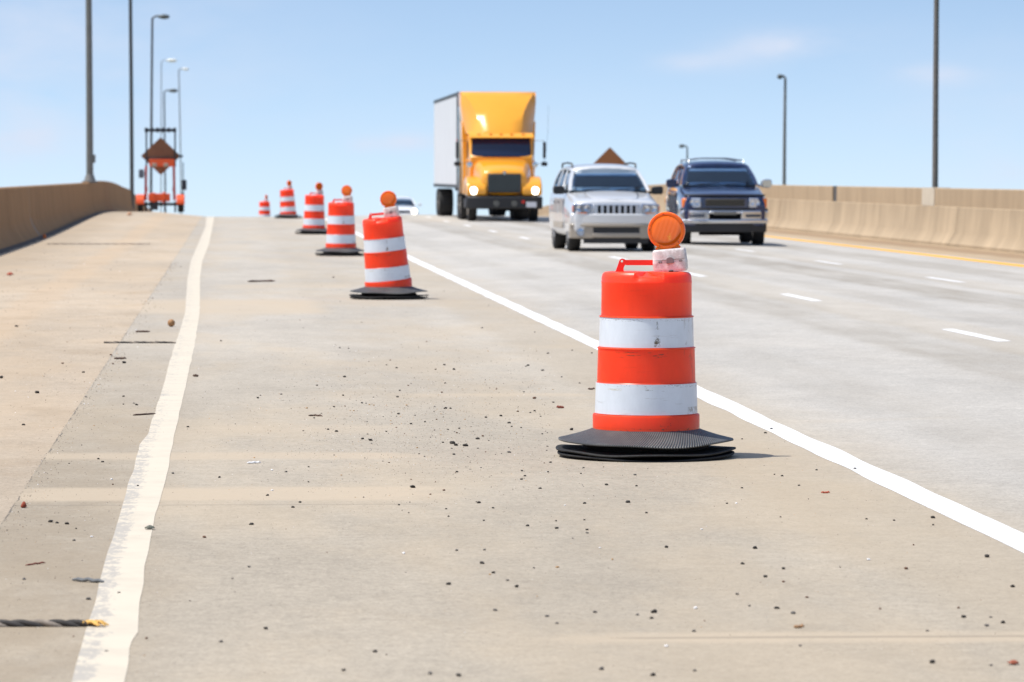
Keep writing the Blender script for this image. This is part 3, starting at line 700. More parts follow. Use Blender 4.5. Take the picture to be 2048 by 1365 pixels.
def wheel(parent, x, y, r, w, rimm, z=None, side=1):
    """tyre with rim as its sub-part; axis along x"""
    z = r if z is None else z
    mb = MB(); hw = w / 2
    mb.lathe([(r * .60, -hw * .85), (r * .80, -hw), (r * .95, -hw * .95), (r, -hw * .72), (r, hw * .72), (r * .95, hw * .95), (r * .80, hw), (r * .60, hw * .85)], 40, axis='x', close=True)
    tr = mb.build('wheel', M['rubber'], parent, smooth=40, loc=(x, y, z))
    mb = MB(); o = side * hw
    mb.lathe([(r * .61, -hw * .8), (r * .61, hw * .8)], 32, axis='x', close=False)
    for k in range(5):
        a = 2 * PI * k / 5; mb.box((o * .86, math.cos(a) * r * .32, math.sin(a) * r * .32), (.04, r * .55, r * .2), (a, 0, 0))
    mb.lathe([(0.0, o * .9), (r * .16, o * .9), (r * .18, o * .7)], 20, axis='x')
    mb.build('rim', rimm, tr, smooth=40)
    return tr

def body_ring(y, hw, zb, zs, zt, hwt):
    half = [(0, zb), (hw * .86, zb), (hw * .965, zb + .05), (hw * .992, zb + (zs - zb) * .3), (hw, zb + (zs - zb) * .65), (hw * .985, zs), (hw * .94, zs + (zt - zs) * .55), (hwt, zt - .012), (hwt * .5, zt + .012), (0, zt + .02)]
    return [(x, y, z) for x, z in half] + [(-x, y, z) for x, z in half[-2:0:-1]]
def cut_arches(ob, arches, r, w):
    for (x, y, z) in arches:
        pass
def bool_cut(ob, cutters):
    """carve the wheel wells: cutters are (cx, cy, cz, r, halfwidth)"""
    mb = MB()
    for (cx, cy, cz, r, hw) in cutters: mb.lathe([(r, -hw), (r, hw)], 40, axis='x', c=(cx, cy, cz))
    cu = mb.build('cutter', M['dark'], smooth=0)
    md = ob.modifiers.new('b', 'BOOLEAN'); md.object = cu; md.operation = 'DIFFERENCE'; md.solver = 'EXACT'
    dg = bpy.context.evaluated_depsgraph_get(); dg.update()
    me = bpy.data.meshes.new_from_object(ob.evaluated_get(dg)); ob.modifiers.clear(); ob.data = me
    me.set_sharp_from_angle(angle=R(40))
    bpy.data.objects.remove(cu)

def cabin(t, body_m, P, hw_b, hw_t, windows=True, sill=None, pillar_w=.07, dark_rear=True):
    """P: y/z of windscreen base, top, rear top, rear base"""
    (y0, z0), (y1, z1), (y2, z2), (y3, z3) = P
    # roof
    mb = MB(); rings = []
    for (y, k, zo) in ((y1 - .03, .96, -.035), (y1 + .05, 1.0, .0), (y1 + .5, 1.0, .04), ((y1 + y2) / 2, 1.0, .05), (y2 - .4, 1.0, .03), (y2 - .03, .98, -.0), (y2 + .04, .93, -.04)):
        h = hw_t * k; z = z1 + zo
        half = [(0, z - .03), (h * .9, z - .03), (h + .02, z - .035), (h + .02, z + .0), (h * .93, z + .045), (h * .6, z + .085), (0, z + .10)]
        rings.append([(a, y, b) for a, b in half] + [(-a, y, b) for a, b in half[-2:0:-1]])
    mb.loft(rings); mb.build('roof', body_m, t, sub=1)
    def side(x_s, u, v):       # point on the side plane, u along y 0..1, v up 0..1
        yb = y0 + (y3 - y0) * u; yt = y1 + (y2 - y1) * u
        zb = z0 + (z3 - z0) * u
        return Vector((x_s * (hw_b + (hw_t - hw_b) * v), yb + (yt - yb) * v, zb + (z1 - zb) * v))
    for s in (-1, 1):
        for (u0, u1) in ((0, .045), (.33, .36), (.66, .70), (.955, 1.0)):
            mb = MB(); rings = []
            for v in (0, .5, 1.0):
                a = side(s, u0, v); b = side(s, u1, v); inn = Vector((-s * pillar_w, 0, 0)); 
                bow = Vector((s * .018 * math.sin(v * PI), 0, 0))
                rings.append([a + bow, b + bow, b + inn + bow, a + inn + bow])
            mb.loft(rings); mb.build('pillar', body_m, t, smooth=50, bevel=.008)
    # glass
    def pane(name, grid, parent=t, m=M['glass']):
        n = len(grid[0]); vs = [p for r in grid for p in r]; fs = [(i * n + k, i * n + k + 1, (i + 1) * n + k + 1, (i + 1) * n + k) for i in range(len(grid) - 1) for k in range(n - 1)]
        me = bpy.data.meshes.new(name); me.from_pydata(vs, [], fs); me.materials.append(m)
        for p in me.polygons: p.use_smooth = True
        o = bpy.data.objects.new(name, me); COL.objects.link(o); o.parent = parent
        sdf = o.modifiers.new('solid', 'SOLIDIFY'); sdf.thickness = .006; return o
    grid = []
    for v in (0, .25, .5, .75, 1.0):
        row = []
        for k in range(13):
            u = k / 12 * 2 - 1; hw = (hw_b + (hw_t - hw_b) * v) - .02
            row.append((u * hw, y0 + (y1 - y0) * v - .10 * (1 - u * u) + .03, z0 + (z1 - z0) * v + .006 * (1 - u * u)))
        grid.append(row)
    ws = pane('windscreen', grid)
    mb = MB()
    for x0 in (-.52, .12): mb.tube([(x0, y0 - .10, z0 + .01), (x0 + .28, y0 - .07, z0 + .035), (x0 + .52, y0 - .0, z0 + .055)], .011, 6)
    mb.build('wiper', M['black'], ws)
    grid = [[(u * (hw_b + (hw_t - hw_b) * v - .04), y3 + (y2 - y3) * v - .01, z3 + .03 + (z1 - z3 - .03) * v) for u in (-1, -.5, 0, .5, 1)] for v in (0, .5, 1)]
    pane('rear_window', grid)
    for s in (-1, 1):
        for (u0, u1) in ((.045, .33), (.36, .66), (.70, .955)):
            grid = [[side(s, u, v) + Vector((-s * .025 + s * .018 * math.sin(v * PI), 0, 0)) for u in (u0, u1)] for v in (.03, .35, .65, .97)]
            pane('side_window', grid)
    # interior: dash, seats, wheel
    mb = MB(); mb.bb(-hw_b + .06, hw_b - .06, y0 + .08, y0 + .42, z0 - .05, z0 + .035); mb.build('dashboard', M['interior'], t, bevel=.03)
    for yy in (y0 + 1.25, y0 + 2.15):
        for sx in (-.42, .42):
            mb = MB(); mb.bb(sx - .25, sx + .25, yy, yy + .14, z0 - .1, z0 + .16); mb.bb(sx - .13, sx + .13, yy + .02, yy + .11, z0 + .2, z0 + .38)
            mb.tube([(sx - .05, yy + .06, z0 + .1), (sx - .05, yy + .06, z0 + .22)], .008, 6)
            mb.build('seat', M['interior'], t, bevel=.04)
    mb = MB(); sw = [(.42 + .18 * math.cos(a), y0 + .50 + .05 * math.sin(a), z0 + .02 + .18 * math.sin(a)) for a in [2 * PI * q / 20 for q in range(21)]]; mb.tube(sw, .014, 6, caps=False); mb.build('steering_wheel', M['black'], t)

def person(loc, rz, label, shirt):
    """seated driver, arms reaching to the wheel; one continuous body"""
    J = [((0, 0, 0), .15), ((0, .0, .18), .145), ((0, .02, .36), .16), ((0, .02, .46), .12), ((0, .01, .54), .058), ((0, -.01, .63), .082), ((0, -.012, .71), .092), ((0, .0, .78), .07)]
    v = [j[0] for j in J]; r = [j[1] for j in J]; e = [(i, i + 1) for i in range(len(J) - 1)]
    for s in (-1, 1):
        b = len(v); v += [(s * .19, .02, .44), (s * .24, -.10, .22), (s * .17, -.36, .22), (s * .165, -.44, .25)]; r += [.065, .05, .036, .034]; e += [(3, b), (b, b + 1), (b + 1, b + 2), (b + 2, b + 3)]
        b = len(v); v += [(s * .10, -.05, -.02), (s * .14, -.48, .02), (s * .13, -.60, -.38), (s * .13, -.74, -.42)]; r += [.09, .065, .045, .035]; e += [(0, b), (b, b + 1), (b + 1, b + 2), (b + 2, b + 3)]
    me = bpy.data.meshes.new('person'); me.from_pydata(v, e, []); ob = bpy.data.objects.new('person', me); COL.objects.link(ob)
    pass
    sm = ob.modifiers.new('skin', 'SKIN'); sm.use_smooth_shade = True
    for i, q in enumerate(r): me.skin_vertices[0].data[i].radius = (q, q * (.72 if i in (1, 2) else 1)); 
    me.skin_vertices[0].data[0].use_root = True
    ob.modifiers.new('s', 'SUBSURF').levels = 1
    dg = bpy.context.evaluated_depsgraph_get(); dg.update()
    m2 = bpy.data.meshes.new_from_object(ob.evaluated_get(dg)); ob.modifiers.clear(); ob.data = m2
    m2.materials.clear(); m2.materials.append(M['skin']); m2.materials.append(shirt)
    for p in m2.polygons:
        c = p.center; p.use_smooth = True; p.material_index = 1 if (c.z < .52 and not (c.y < -.30 and c.z > .15)) else 0
    # hands: palm, four fingers and a thumb curled over the rim; nose, ears
    mb = MB()
    for s in (-1, 1):
        mb.box((s * .163, -.475, .262), (.075, .07, .028))
        for k in range(4): mb.tube([(s * (.135 + .019 * k), -.505, .27), (s * (.135 + .019 * k), -.535, .262), (s * (.137 + .018 * k), -.53, .235)], [.009, .008, .007], 6)
        mb.tube([(s * .125, -.47, .26), (s * .105, -.50, .268), (s * .10, -.52, .262)], [.010, .009, .007], 6)
    mb.build('hands', M['skin'], ob, bevel=.006)
    mb = MB(); mb.tube([(0, -.098, .70), (0, -.115, .675), (0, -.10, .665)], [.008, .016, .012], 8)
    for s in (-1, 1): mb.lathe([(0, -.008), (.022, -.008), (.03, 0), (.022, .008), (0, .008)], 12, axis='x', c=(s * .088, 0, .68))
    mb.build('nose_and_ears', M['skin'], ob)
    mb = MB(); mb.lathe([(.101, .69), (.106, .73), (.096, .775), (.06, .812), (0, .822)], 20, c=(0, .018, 0)); mb.build('hair', M['hair'], ob)
    ob.location = loc; ob.rotation_euler = (0, 0, rz); tag(ob, label, 'person'); return ob

def local(t, p): 
    m = Matrix.LocRotScale(t.location, t.rotation_euler.to_quaternion(), t.scale); return m @ Vector(p)

# ---- silver four wheel drive
def vehicle_root(name, label, cat, x, y, yaw=0.0):
    return thing(name, label, cat, (x, y, road_z(x, y)), (pitch_at(y), 0, R(yaw)))
def silver_suv():
    y_front = 82.4; s = FPX / y_front
    t = vehicle_root('four_wheel_drive', 'silver four wheel drive with seven slot grille and black mirrors', 'car', (1234 - 460) / s, y_front, 1.6)
    P_ = paint('silver_paint', (.66, .66, .66), .2, .3); low = paint('taupe_lower_paint', (.34, .295, .24), .0, .45, .3)
    st = [(0.0, .80, .40, .74, .98, .70), (.04, .86, .36, .80, 1.03, .76), (.16, .905, .32, .86, 1.06, .80), (.5, .92, .30, .93, 1.11, .80), (1.0, .925, .28, 1.0, 1.17, .80), (1.32, .925, .28, 1.05, 1.225, .83), (1.55, .925, .28, 1.10, 1.225, .85), (3.0, .925, .28, 1.12, 1.225, .85), (4.3, .92, .30, 1.12, 1.225, .85), (4.52, .90, .36, 1.12, 1.21, .83), (4.6, .85, .42, 1.08, 1.17, .78)]
    mb = MB(); mb.loft([body_ring(*q) for q in st]); b = mb.build('body', P_, t, sub=2)
    arch = []
    for yy in (.95, 3.64):
        for sx in (-1, 1): arch.append((sx * .86, yy, .40, .44, .24))
    bool_cut(b, arch)
    # inner wells and floor
    mb = MB(); mb.bb(-.62, .62, .25, 4.4, .24, .7); mb.bb(-.8, .8, 1.5, 3.1, .3, .5); mb.build('chassis', M['dark'], t)
    # cladding strips and door lines on both sides
    for sx in (-1, 1):
        for (a, c) in ((1.48, 2.42), (2.45, 3.20)):
            mb = MB(); mb.bb(sx * .921, sx * .934, a, c, .46, 1.08); d = mb.build('door', P_, t, bevel=.012)
            mb = MB(); mb.bb(sx * .93, sx * .95, a, c, .46, .60); mb.build('cladding', low, d, bevel=.01)
            mb = MB(); mb.bb(sx * .93, sx * .955, c - .24, c - .06, .98, 1.01); mb.build('handle', M['black'], d, bevel=.006)
    yf = lambda x: -.07 + .16 * abs(x / .9) ** 2.6
    mb = MB(); mb.arc(-.93, .93, .56, .775, yf, .22, 16); mb.build('bumper_top', P_, t, bevel=.035, seg=3)
    mb = MB(); mb.arc(-.935, .935, .50, .57, lambda x: yf(x) - .012, .2, 16); mb.arc(-.935, -.47, .27, .51, lambda x: yf(x) + .01, .22, 6); mb.arc(.47, .935, .27, .51, lambda x: yf(x) + .01, .22, 6); mb.arc(-.50, .50, .285, .385, lambda x: yf(x) + .0, .2, 8)
    mb.build('lower_bumper', low, t, bevel=.025, seg=3)
    mb = MB(); mb.arc(-.50, .50, .37, .52, lambda x: yf(x) + .035, .05, 8); mb.arc(-.66, .66, .17, .29, lambda x: yf(x) + .05, .05, 8); mb.build('air_intake', M['black'], t)
    for sx in (-1, 1):
        mb = MB(); mb.lathe([(.0, 0), (.085, 0), (.095, .03), (.08, .05)], 24, axis='y', c=(sx * .72, yf(.72) - .005, .405)); mb.lathe([(0, -.012), (.062, -.006), (.066, .01)], 24, axis='y', c=(sx * .72, yf(.72) - .008, .405)); mb.build('fog_light', M['headlamp'], t, smooth=40)
    yg = lambda x: -.035 + .10 * abs(x / .9) ** 2.4
    mb = MB(); mb.arc(-.47, .47, .745, .965, lambda x: yg(x) + .0, .05, 10); g = mb.build('grille', paint('grille_silver', (.46, .50, .58), .6, .25), t, bevel=.012)
    mb = MB()
    for k in range(7):
        x = (k - 3) * .118; w = .029
        mb.prism([(-w, .775), (-w * .6, .765), (w * .6, .765), (w, .775), (w, .925), (w * .6, .94), (-w * .6, .94), (-w, .925)], lambda u, v, ww, x=x: (x + u, yg(x) - .006 + ww, v), 0, .012)
    mb.build('grille_slot', M['dark'], g, smooth=0)
    for sx in (-1, 1):
        x0, x1 = (.50, .885)
        mb = MB(); mb.arc(sx * x0, sx * x1, .775, lambda x: .985 - .02 * abs(x), lambda x: yg(x) - .012 + .05 * max(0, abs(x) - .7), .06, 6)
        h = mb.build('headlight', M['headlamp'], t, bevel=.02)
        mb = MB(); mb.arc(sx * .865, sx * .895, .81, .93, lambda x: yg(x) - .016 + .05 * max(0, abs(x) - .7), .06, 3); mb.build('indicator', mat('dull_amber', (.6, .2, .12), .3), h, bevel=.01)
        mb = MB(); mb.arc(sx * .60, sx * .80, .776, .788, lambda x: yg(x) - .018, .03, 3); mb.build('marker_strip', M['amber'], h)
        for q in (.60, .755):
            mb = MB(); mb.lathe([(0, -.0), (.05, -.004), (.066, -.012), (.07, .0)], 20, axis='y', c=(sx * q, yg(q) - .010, .88)); mb.build('reflector', M['chrome'], h, smooth=40)
    # hood edge crease
    mb = MB(); rings = []
    for (y, hw, z) in ((.05, .50, 1.045), (.35, .54, 1.10), (.8, .60, 1.165), (1.22, .66, 1.222)):
        rings.append([(-hw, y, z - .02), (-hw + .04, y, z + .012), (-hw * .4, y, z + .022), (0, y, z + .024), (hw * .4, y, z + .022), (hw - .04, y, z + .012), (hw, y, z - .02)])
    mb.loft(rings); mb.build('bonnet_bulge', P_, t, sub=1)
    cabin(t, P_, ((1.20, 1.235), (1.95, 1.655), (4.25, 1.655), (4.5, 1.23)), .845, .70)
    for sx in (-1, 1):
        mb = MB(); mb.tube([(sx * .66, 2.15, 1.72), (sx * .665, 2.22, 1.79), (sx * .665, 3.1, 1.81), (sx * .66, 4.0, 1.79), (sx * .66, 4.1, 1.72)], .02, 8)
        mb.build('roof_rail', M['black'], t)
        mb = MB(); mb.loft([[(sx * (1.02 + a), 1.42 + y, 1.245 + z) for a, z in ((-.115, -.05), (-.09, -.085), (.09, -.085), (.12, -.05), (.12, .05), (.09, .085), (-.09, .075), (-.12, .04))] for y in (-.05, .0, .08)]); mb.box((sx * .90, 1.45, 1.20), (.12, .06, .05))
        mb.build('mirror', M['black'], t, bevel=.02)
    for yy in (.95, 3.64):
        for sx in (-1, 1): wheel(t, sx * .77, yy, .37, .25, M['alloy'], side=sx)
    person(local(t, (.42, 2.32, .86)), t.rotation_euler.z, 'driver in dark clothes behind the wheel of the silver four wheel drive', M['shirt'])
    return t
silver_suv()

def blue_suv():
    y_front = 92.5; s = FPX / y_front
    t = vehicle_root('four_wheel_drive', 'dark blue four wheel drive with chrome bumper and roof rack', 'car', (1453 - 460) / s, y_front, -1.9)
    P_ = paint('dark_blue_paint', (.010, .022, .085), .3, .22, 1.0); side_p = paint('grey_lower_paint', (.30, .28, .27), .3, .35, .5)
    st = [(0.0, .86, .46, .90, 1.11, .80), (.05, .94, .42, .95, 1.16, .86), (.2, .985, .40, 1.0, 1.20, .88), (.6, 1.0, .38, 1.05, 1.265, .86), (1.1, 1.0, .36, 1.12, 1.32, .86), (1.45, 1.0, .36, 1.18, 1.36, .90), (1.7, 1.0, .36, 1.22, 1.36, .92), (3.5, 1.0, .36, 1.24, 1.36, .92), (4.9, .99, .38, 1.24, 1.36, .92), (5.12, .96, .44, 1.22, 1.34, .90), (5.2, .92, .5, 1.18, 1.30, .85)]
    mb = MB(); mb.loft([body_ring(*q) for q in st]); b = mb.build('body', P_, t, sub=2)
    arch = []
    for yy in (1.0, 4.02):
        for sx in (-1, 1): arch.append((sx * .93, yy, .43, .48, .26))
    bool_cut(b, arch)
    mb = MB(); mb.bb(-.66, .66, .3, 5.0, .32, .8); mb.bb(-.5, .5, .9, 1.15, .22, .34); mb.bb(-.5, .6, 3.9, 4.15, .24, .36); mb.build('chassis', M['dark'], t)
    for sx in (-1, 1):
        for (a, c) in ((1.62, 2.62), (2.65, 3.48)):
            mb = MB(); mb.bb(sx * .996, sx * 1.010, a, c, .68, 1.20); d = mb.build('door', P_, t, bevel=.012)
            mb = MB(); mb.bb(sx * 1.0, sx * 1.022, a, c, .46, .675); mb.build('cladding', side_p, d, bevel=.01)
            mb = MB(); mb.bb(sx * 1.005, sx * 1.03, c - .26, c - .06, 1.08, 1.12); mb.build('handle', M['black'], d, bevel=.006)
    yf = lambda x: -.12 + .20 * abs(x / .98) ** 2.6
    mb = MB(); mb.arc(-1.0, 1.0, .50, .60, yf, .16, 18); mb.arc(-1.0, -.36, .595, .80, lambda x: yf(x) + .012, .16, 8); mb.arc(.36, 1.0, .595, .80, lambda x: yf(x) + .012, .16, 8); mb.arc(-.37, .37, .72, .80, lambda x: yf(x) + .012, .14, 8)
    bu = mb.build('bumper', M['chrome'], t, bevel=.03, seg=3)
    mb = MB(); mb.arc(-.36, .36, .60, .72, lambda x: yf(x) + .07, .05, 6); mb.build('bumper_opening', M['dark'], bu)
    mb = MB(); mb.arc(-.26, .26, .70, .775, lambda x: yf(x) - .012, .02, 4); mb.build('front_plate_bracket', mat('gunmetal', (.16, .15, .13), .5), bu)
    for sx in (-1, 1):
        mb = MB(); mb.arc(sx * .47, sx * .82, .645, .715, lambda x: yf(x) - .004, .03, 4); mb.build('bumper_lamp', mat('smoked_lamp', (.05, .06, .08), .1), bu, bevel=.01)
    mb = MB(); mb.arc(-.97, .97, .30, .51, lambda x: yf(x) + .07, .12, 12); mb.build('valance', M['black'], t, bevel=.02)
    mb = MB(); mb.arc(-1.0, 1.0, .79, .845, lambda x: yf(x) + .05, .1, 14); mb.build('bumper_gap', M['black'], t, bevel=.008)
    yg = lambda x: -.045 + .15 * abs(x / .98) ** 2.6
    mb = MB(); mb.arc(-.54, .54, .845, 1.10, lambda x: yg(x) + .0, .06, 10); g = mb.build('grille', paint('grille_surround_blue', (.06, .08, .14), .6, .2), t, bevel=.02)
    mb = MB(); mb.arc(-.45, .45, .895, 1.065, lambda x: yg(x) - .008, .04, 10); g2 = mb.build('grille_mesh', mat('dark_grille', (.035, .03, .022), .6), g, bevel=.03)
    mb = MB()
    for k in range(3): mb.arc(-.43, .43, .93 + .045 * k, .938 + .045 * k, lambda x: yg(x) - .013, .01, 10)
    mb.build('grille_bar', mat('grille_bar_metal', (.10, .09, .07), .4, .6), g)
    for sx in (-1, 1):
        mb = MB(); mb.arc(sx * .55, sx * .80, .865, 1.085, lambda x: yg(x) - .012, .06, 5); h = mb.build('headlight', mat('clear_headlamp', (.62, .68, .78), .1, .7), t, bevel=.02)
        for q, zz in ((.62, .975), (.735, .975)):
            mb = MB(); mb.lathe([(0, 0), (.05, -.004), (.06, -.012), (.066, .0)], 20, axis='y', c=(sx * q, yg(q) - .012, zz)); mb.build('reflector', M['chrome'], h, smooth=40)
        mb = MB(); mb.arc(sx * .81, sx * .975, .865, 1.075, lambda x: yg(x) - .008 + .05 * max(0, abs(x) - .85), .07, 4); mb.build('indicator', M['amber'], t, bevel=.02)
    mb = MB(); mb.arc(-.93, .93, 1.125, 1.165, lambda x: yg(x) - .005, .12, 12); mb.build('bug_shield', M['black'], t, bevel=.012)
    cabin(t, P_, ((1.32, 1.375), (2.10, 1.81), (4.85, 1.83), (5.1, 1.36)), .90, .745)
    mb = MB()
    for sx in (-1, 1):
        mb.tube([(sx * .64, 2.35, 1.885), (sx * .64, 2.4, 1.955), (sx * .64, 4.6, 1.965), (sx * .64, 4.7, 1.89)], .016, 8)
    for yy in (2.9, 4.3): mb.tube([(-.64, yy, 1.95), (-.3, yy, 2.0), (.3, yy, 2.0), (.64, yy, 1.95)], .016, 8)
    mb.build('roof_rack', mat('rack_metal', (.3, .33, .36), .4, .7), t)
    for sx in (-1, 1):
        mb = MB(); mb.loft([[(sx * (1.10 + a), 1.58 + y, 1.41 + z) for a, z in ((-.11, -.07), (-.08, -.1), (.09, -.1), (.13, -.06), (.13, .06), (.09, .10), (-.07, .10), (-.12, .05))] for y in (-.07, .0, .08)]); mb.box((sx * .97, 1.6, 1.37), (.12, .06, .06))
        mb.build('mirror', M['chrome'] if sx > 0 else P_, t, bevel=.03, seg=3)
    for yy in (1.0, 4.02):
        for sx in (-1, 1): wheel(t, sx * .845, yy, .395, .27, M['alloy'], side=sx)
    person(local(t, (.42, 2.45, .98)), t.rotation_euler.z, 'driver in dark clothes behind the wheel of the dark blue four wheel drive', M['shirt'])
blue_suv()

# ---- white car coming over the crest
def white_car():
    y = 211.0; s = FPX / y
    t = vehicle_root('saloon_car', 'white saloon car with lit headlights rising over the crest behind the drums', 'car', (804 - 460) / s, y)
    P_ = paint('white_paint', (.82, .83, .85), .0, .3)
    st = [(0, .78, .3, .58, .72, .66), (.06, .84, .24, .64, .78, .72), (.5, .88, .22, .7, .86, .74), (1.1, .89, .2, .78, .94, .74), (1.4, .89, .2, .84, .96, .76), (3.6, .89, .2, .86, .98, .76), (4.6, .86, .24, .84, .98, .72), (4.75, .8, .34, .8, .92, .68)]
    mb = MB(); mb.loft([body_ring(*q) for q in st]); b = mb.build('body', P_, t, sub=2)
    bool_cut(b, [(sx * .84, yy, .33, .37, .22) for yy in (.85, 3.6) for sx in (-1, 1)])
    mb = MB(); mb.bb(-.6, .6, .3, 4.5, .2, .5); mb.build('chassis', M['dark'], t)
    cabin(t, P_, ((1.25, .97), (2.0, 1.34), (3.3, 1.34), (4.0, 1.0)), .78, .60)
    mb = MB(); mb.arc(-.4, .4, .55, .66, lambda x: -.02, .03, 4); mb.build('grille', M['black'], t)
    mb = MB(); mb.arc(-.86, .86, .32, .52, lambda x: -.06 + .12 * abs(x / .86) ** 3, .15, 10); mb.build('bumper', P_, t, bevel=.03)
    for sx in (-1, 1):
        mb = MB(); mb.lathe([(0, -.02), (.09, -.01), (.13, .02), (.13, .06)], 20, axis='y', c=(sx * .63, -.02, .63)); mb.build('headlight', M['lit'], t)
        mb = MB(); mb.box((sx * .98, 1.5, 1.02), (.2, .1, .13)); mb.build('mirror', P_, t, bevel=.03)
    for yy in (.85, 3.6):
        for sx in (-1, 1): wheel(t, sx * .76, yy, .32, .2, M['alloy'], side=sx)
white_car()

# ---- yellow lorry
def lorry():
    y_front = 136.0; s = FPX / y_front; x = (1009 - 460) / s
    t = vehicle_root('lorry', 'large yellow lorry cab pulling a white box trailer, headlights lit', 'truck', x, y_front, 0)
    Y_ = paint('yellow_lorry_paint', (.86, .36, .012), .0, .28, .8)
    S = 1.0
    # bonnet
    mb = MB(); rings = []
    for (y, hw, zb, zt, ht) in ((.10, .72, .90, 1.62, .60), (.16, .78, .88, 1.72, .66), (.5, .84, .88, 1.88, .72), (1.1, .95, .90, 2.04, .84), (1.75, 1.08, .95, 2.18, .96)):
        half = [(0, zb), (hw, zb), (hw * 1.01, (zb + zt) / 2), (hw * .98, zt - .22), (ht, zt - .04), (ht * .5, zt + .01), (0, zt + .02)]
        rings.append([(a, y, b) for a, b in half] + [(-a, y, b) for a, b in half[-2:0:-1]])
    mb.loft(rings); mb.build('bonnet', Y_, t, sub=1)
    for sx in (-1, 1):
        mb = MB(); pts = [(.05, .86), (.0, 1.0), (.04, 1.16), (.2, 1.32), (.55, 1.48), (1.05, 1.52), (1.5, 1.42), (1.85, 1.2), (1.9, .9), (1.68, .9), (1.60, 1.05), (1.35, 1.22), (1.05, 1.28), (.7, 1.2), (.5, 1.02), (.42, .86)]
        n = len(pts); 
        mb.prism(pts, lambda u, v, w: (w, u, v), sx * .60, sx * 1.26); f = mb.build('wing', Y_, t, bevel=.06, seg=3)
        mb = MB(); mb.lathe([(0, -.02), (.09, -.012), (.125, .02), (.125, .07)], 24, axis='y', c=(sx * 1.03, .0, 1.03)); mb.build('headlight', M['lit'], f)
        mb = MB(); mb.lathe([(.0, -.0), (.15, 0), (.165, .03), (.16, .08)], 24, axis='y', c=(sx * 1.03, .03, 1.03)); mb.build('headlight_bezel', M['chrome'], f)
        mb = MB(); mb.box((sx * 1.2, .12, 1.10), (.06, .1, .12)); mb.build('indicator', M['amber'], f, bevel=.01)
    # grille
    mb = MB(); mb.bb(-.56, .56, .055, .14, .96, 1.60); g = mb.build('grille', mat('grille_black', (.02, .025, .025), .5), t, bevel=.03)
    mb = MB()
    for k in range(15): mb.bb(-.51 + k * .073 - .008, -.51 + k * .073 + .008, .035, .06, 1.0, 1.56)
    mb.build('grille_bar', mat('grille_bars', (.14, .17, .18), .3, .7), g, smooth=0)
    mb = MB(); mb.lathe([(0, 0), (.06, 0), (.07, .03)], 20, axis='y', c=(0, .03, 1.62)); mb.build('badge', M['chrome'], g)
    # bumper
    yb = lambda x: -.10 + .14 * abs(x / 1.27) ** 4
    mb = MB(); mb.arc(-1.28, 1.28, .42, .84, yb, .25, 16); bu = mb.build('bumper', M['black'], t, bevel=.05, seg=3)
    mb = MB(); mb.bb(.72, 1.06, -.125, -.09, .48, .66); mb.build('number_plate', mat('plate_white', (.62, .62, .66), .4), bu, bevel=.005)
    mb = MB(); mb.lathe([(0, 0), (.05, 0), (.055, .02)], 16, axis='y', c=(.62, -.13, .66)); mb.build('marker_lamp', mat('red_marker', (.6, .02, .01), .3), bu)
    for x_ in (-.28, .32):
        mb = MB(); mb.lathe([(0, 0), (.09, 0), (.1, .02)], 20, axis='y', c=(x_, -.125, .60)); mb.build('fog_light', mat('dull_fog', (.10, .10, .09), .3), bu)
    # cab
    mb = MB(); rings = []
    for (y, hw, zb, zt) in ((1.60, 1.08, .95, 2.16), (1.72, 1.10, .90, 2.30), (1.95, 1.12, .85, 2.86), (2.15, 1.12, .85, 2.93), (3.2, 1.14, .85, 2.95)):
        half = [(0, zb), (hw, zb), (hw, zb + (zt - zb) * .5), (hw * .97, zt - .05), (hw * .92, zt), (0, zt + .02)]
        rings.append([(a, y, b) for a, b in half] + [(-a, y, b) for a, b in half[-2:0:-1]])
    mb.loft(rings); c = mb.build('cab', Y_, t, smooth=35, bevel=.02)
    # windscreen glass with dark frame
    def scr(hw, y0, z0, y1, z1, off, th):
        mb = MB(); rings = []
        for k in range(13):
            u = k / 12 * 2 - 1; dy = .07 * u * u
            rings.append([(u * hw, y0 + dy - off, z0), (u * hw * .97, y1 + dy - off, z1), (u * hw * .97, y1 + dy - off + th, z1 + .01), (u * hw, y0 + dy - off + th, z0 - .01)])
        return mb.loft(rings)
    scr(1.02, 1.66, 2.16, 1.90, 2.80, .085, .10).build('windscreen_frame', M['black'], c)
    scr(.98, 1.668, 2.19, 1.89, 2.77, .10, .012).build('windscreen', mat('lorry_windscreen', (.008, .016, .05), .06, spec=.6), c)
    for sx in (-1, 1):
        mb = MB(); mb.bb(sx * 1.10, sx * 1.13, 2.0, 2.75, 2.12, 2.68); mb.build('side_window', mat('lorry_side_glass', (.02, .03, .05), .08), c, bevel=.01)
        mb = MB(); mb.bb(sx * 1.118, sx * 1.15, 1.95, 2.85, 1.0, 2.08); mb.build('door', Y_, c, bevel=.015)
        mb = MB(); mb.bb(sx * .80, sx * 1.20, 2.0, 2.8, .45, .75); mb.build('step', M['black'], c, bevel=.02)
    mb = MB(); mb.loft([[(u * 1.10, 1.86 + .07 * u * u - .24, 2.815), (u * 1.10, 1.86 + .07 * u * u - .20, 2.86), (u * 1.08, 2.02, 2.98), (u * 1.08, 2.02, 2.90)] for u in [k / 6 - 1 for k in range(13)]]); mb.build('sun_visor', Y_, c, smooth=30)
    for xx in (-.75, -.35, 0, .35, .75):
        mb = MB(); mb.box((xx, 1.78 + .07 * xx * xx, 2.93), (.10, .06, .04)); mb.build('marker_lamp', M['amber'], c, bevel=.01)
    # sleeper and roof fairing
    mb = MB(); rings = []
    for (z, hb) in ((.9, 1.20), (2.0, 1.22), (3.0, 1.26), (3.4, 1.27)):
        rings.append([(-hb, 3.15, z), (hb, 3.15, z), (hb, 4.4, z), (-hb, 4.4, z)])
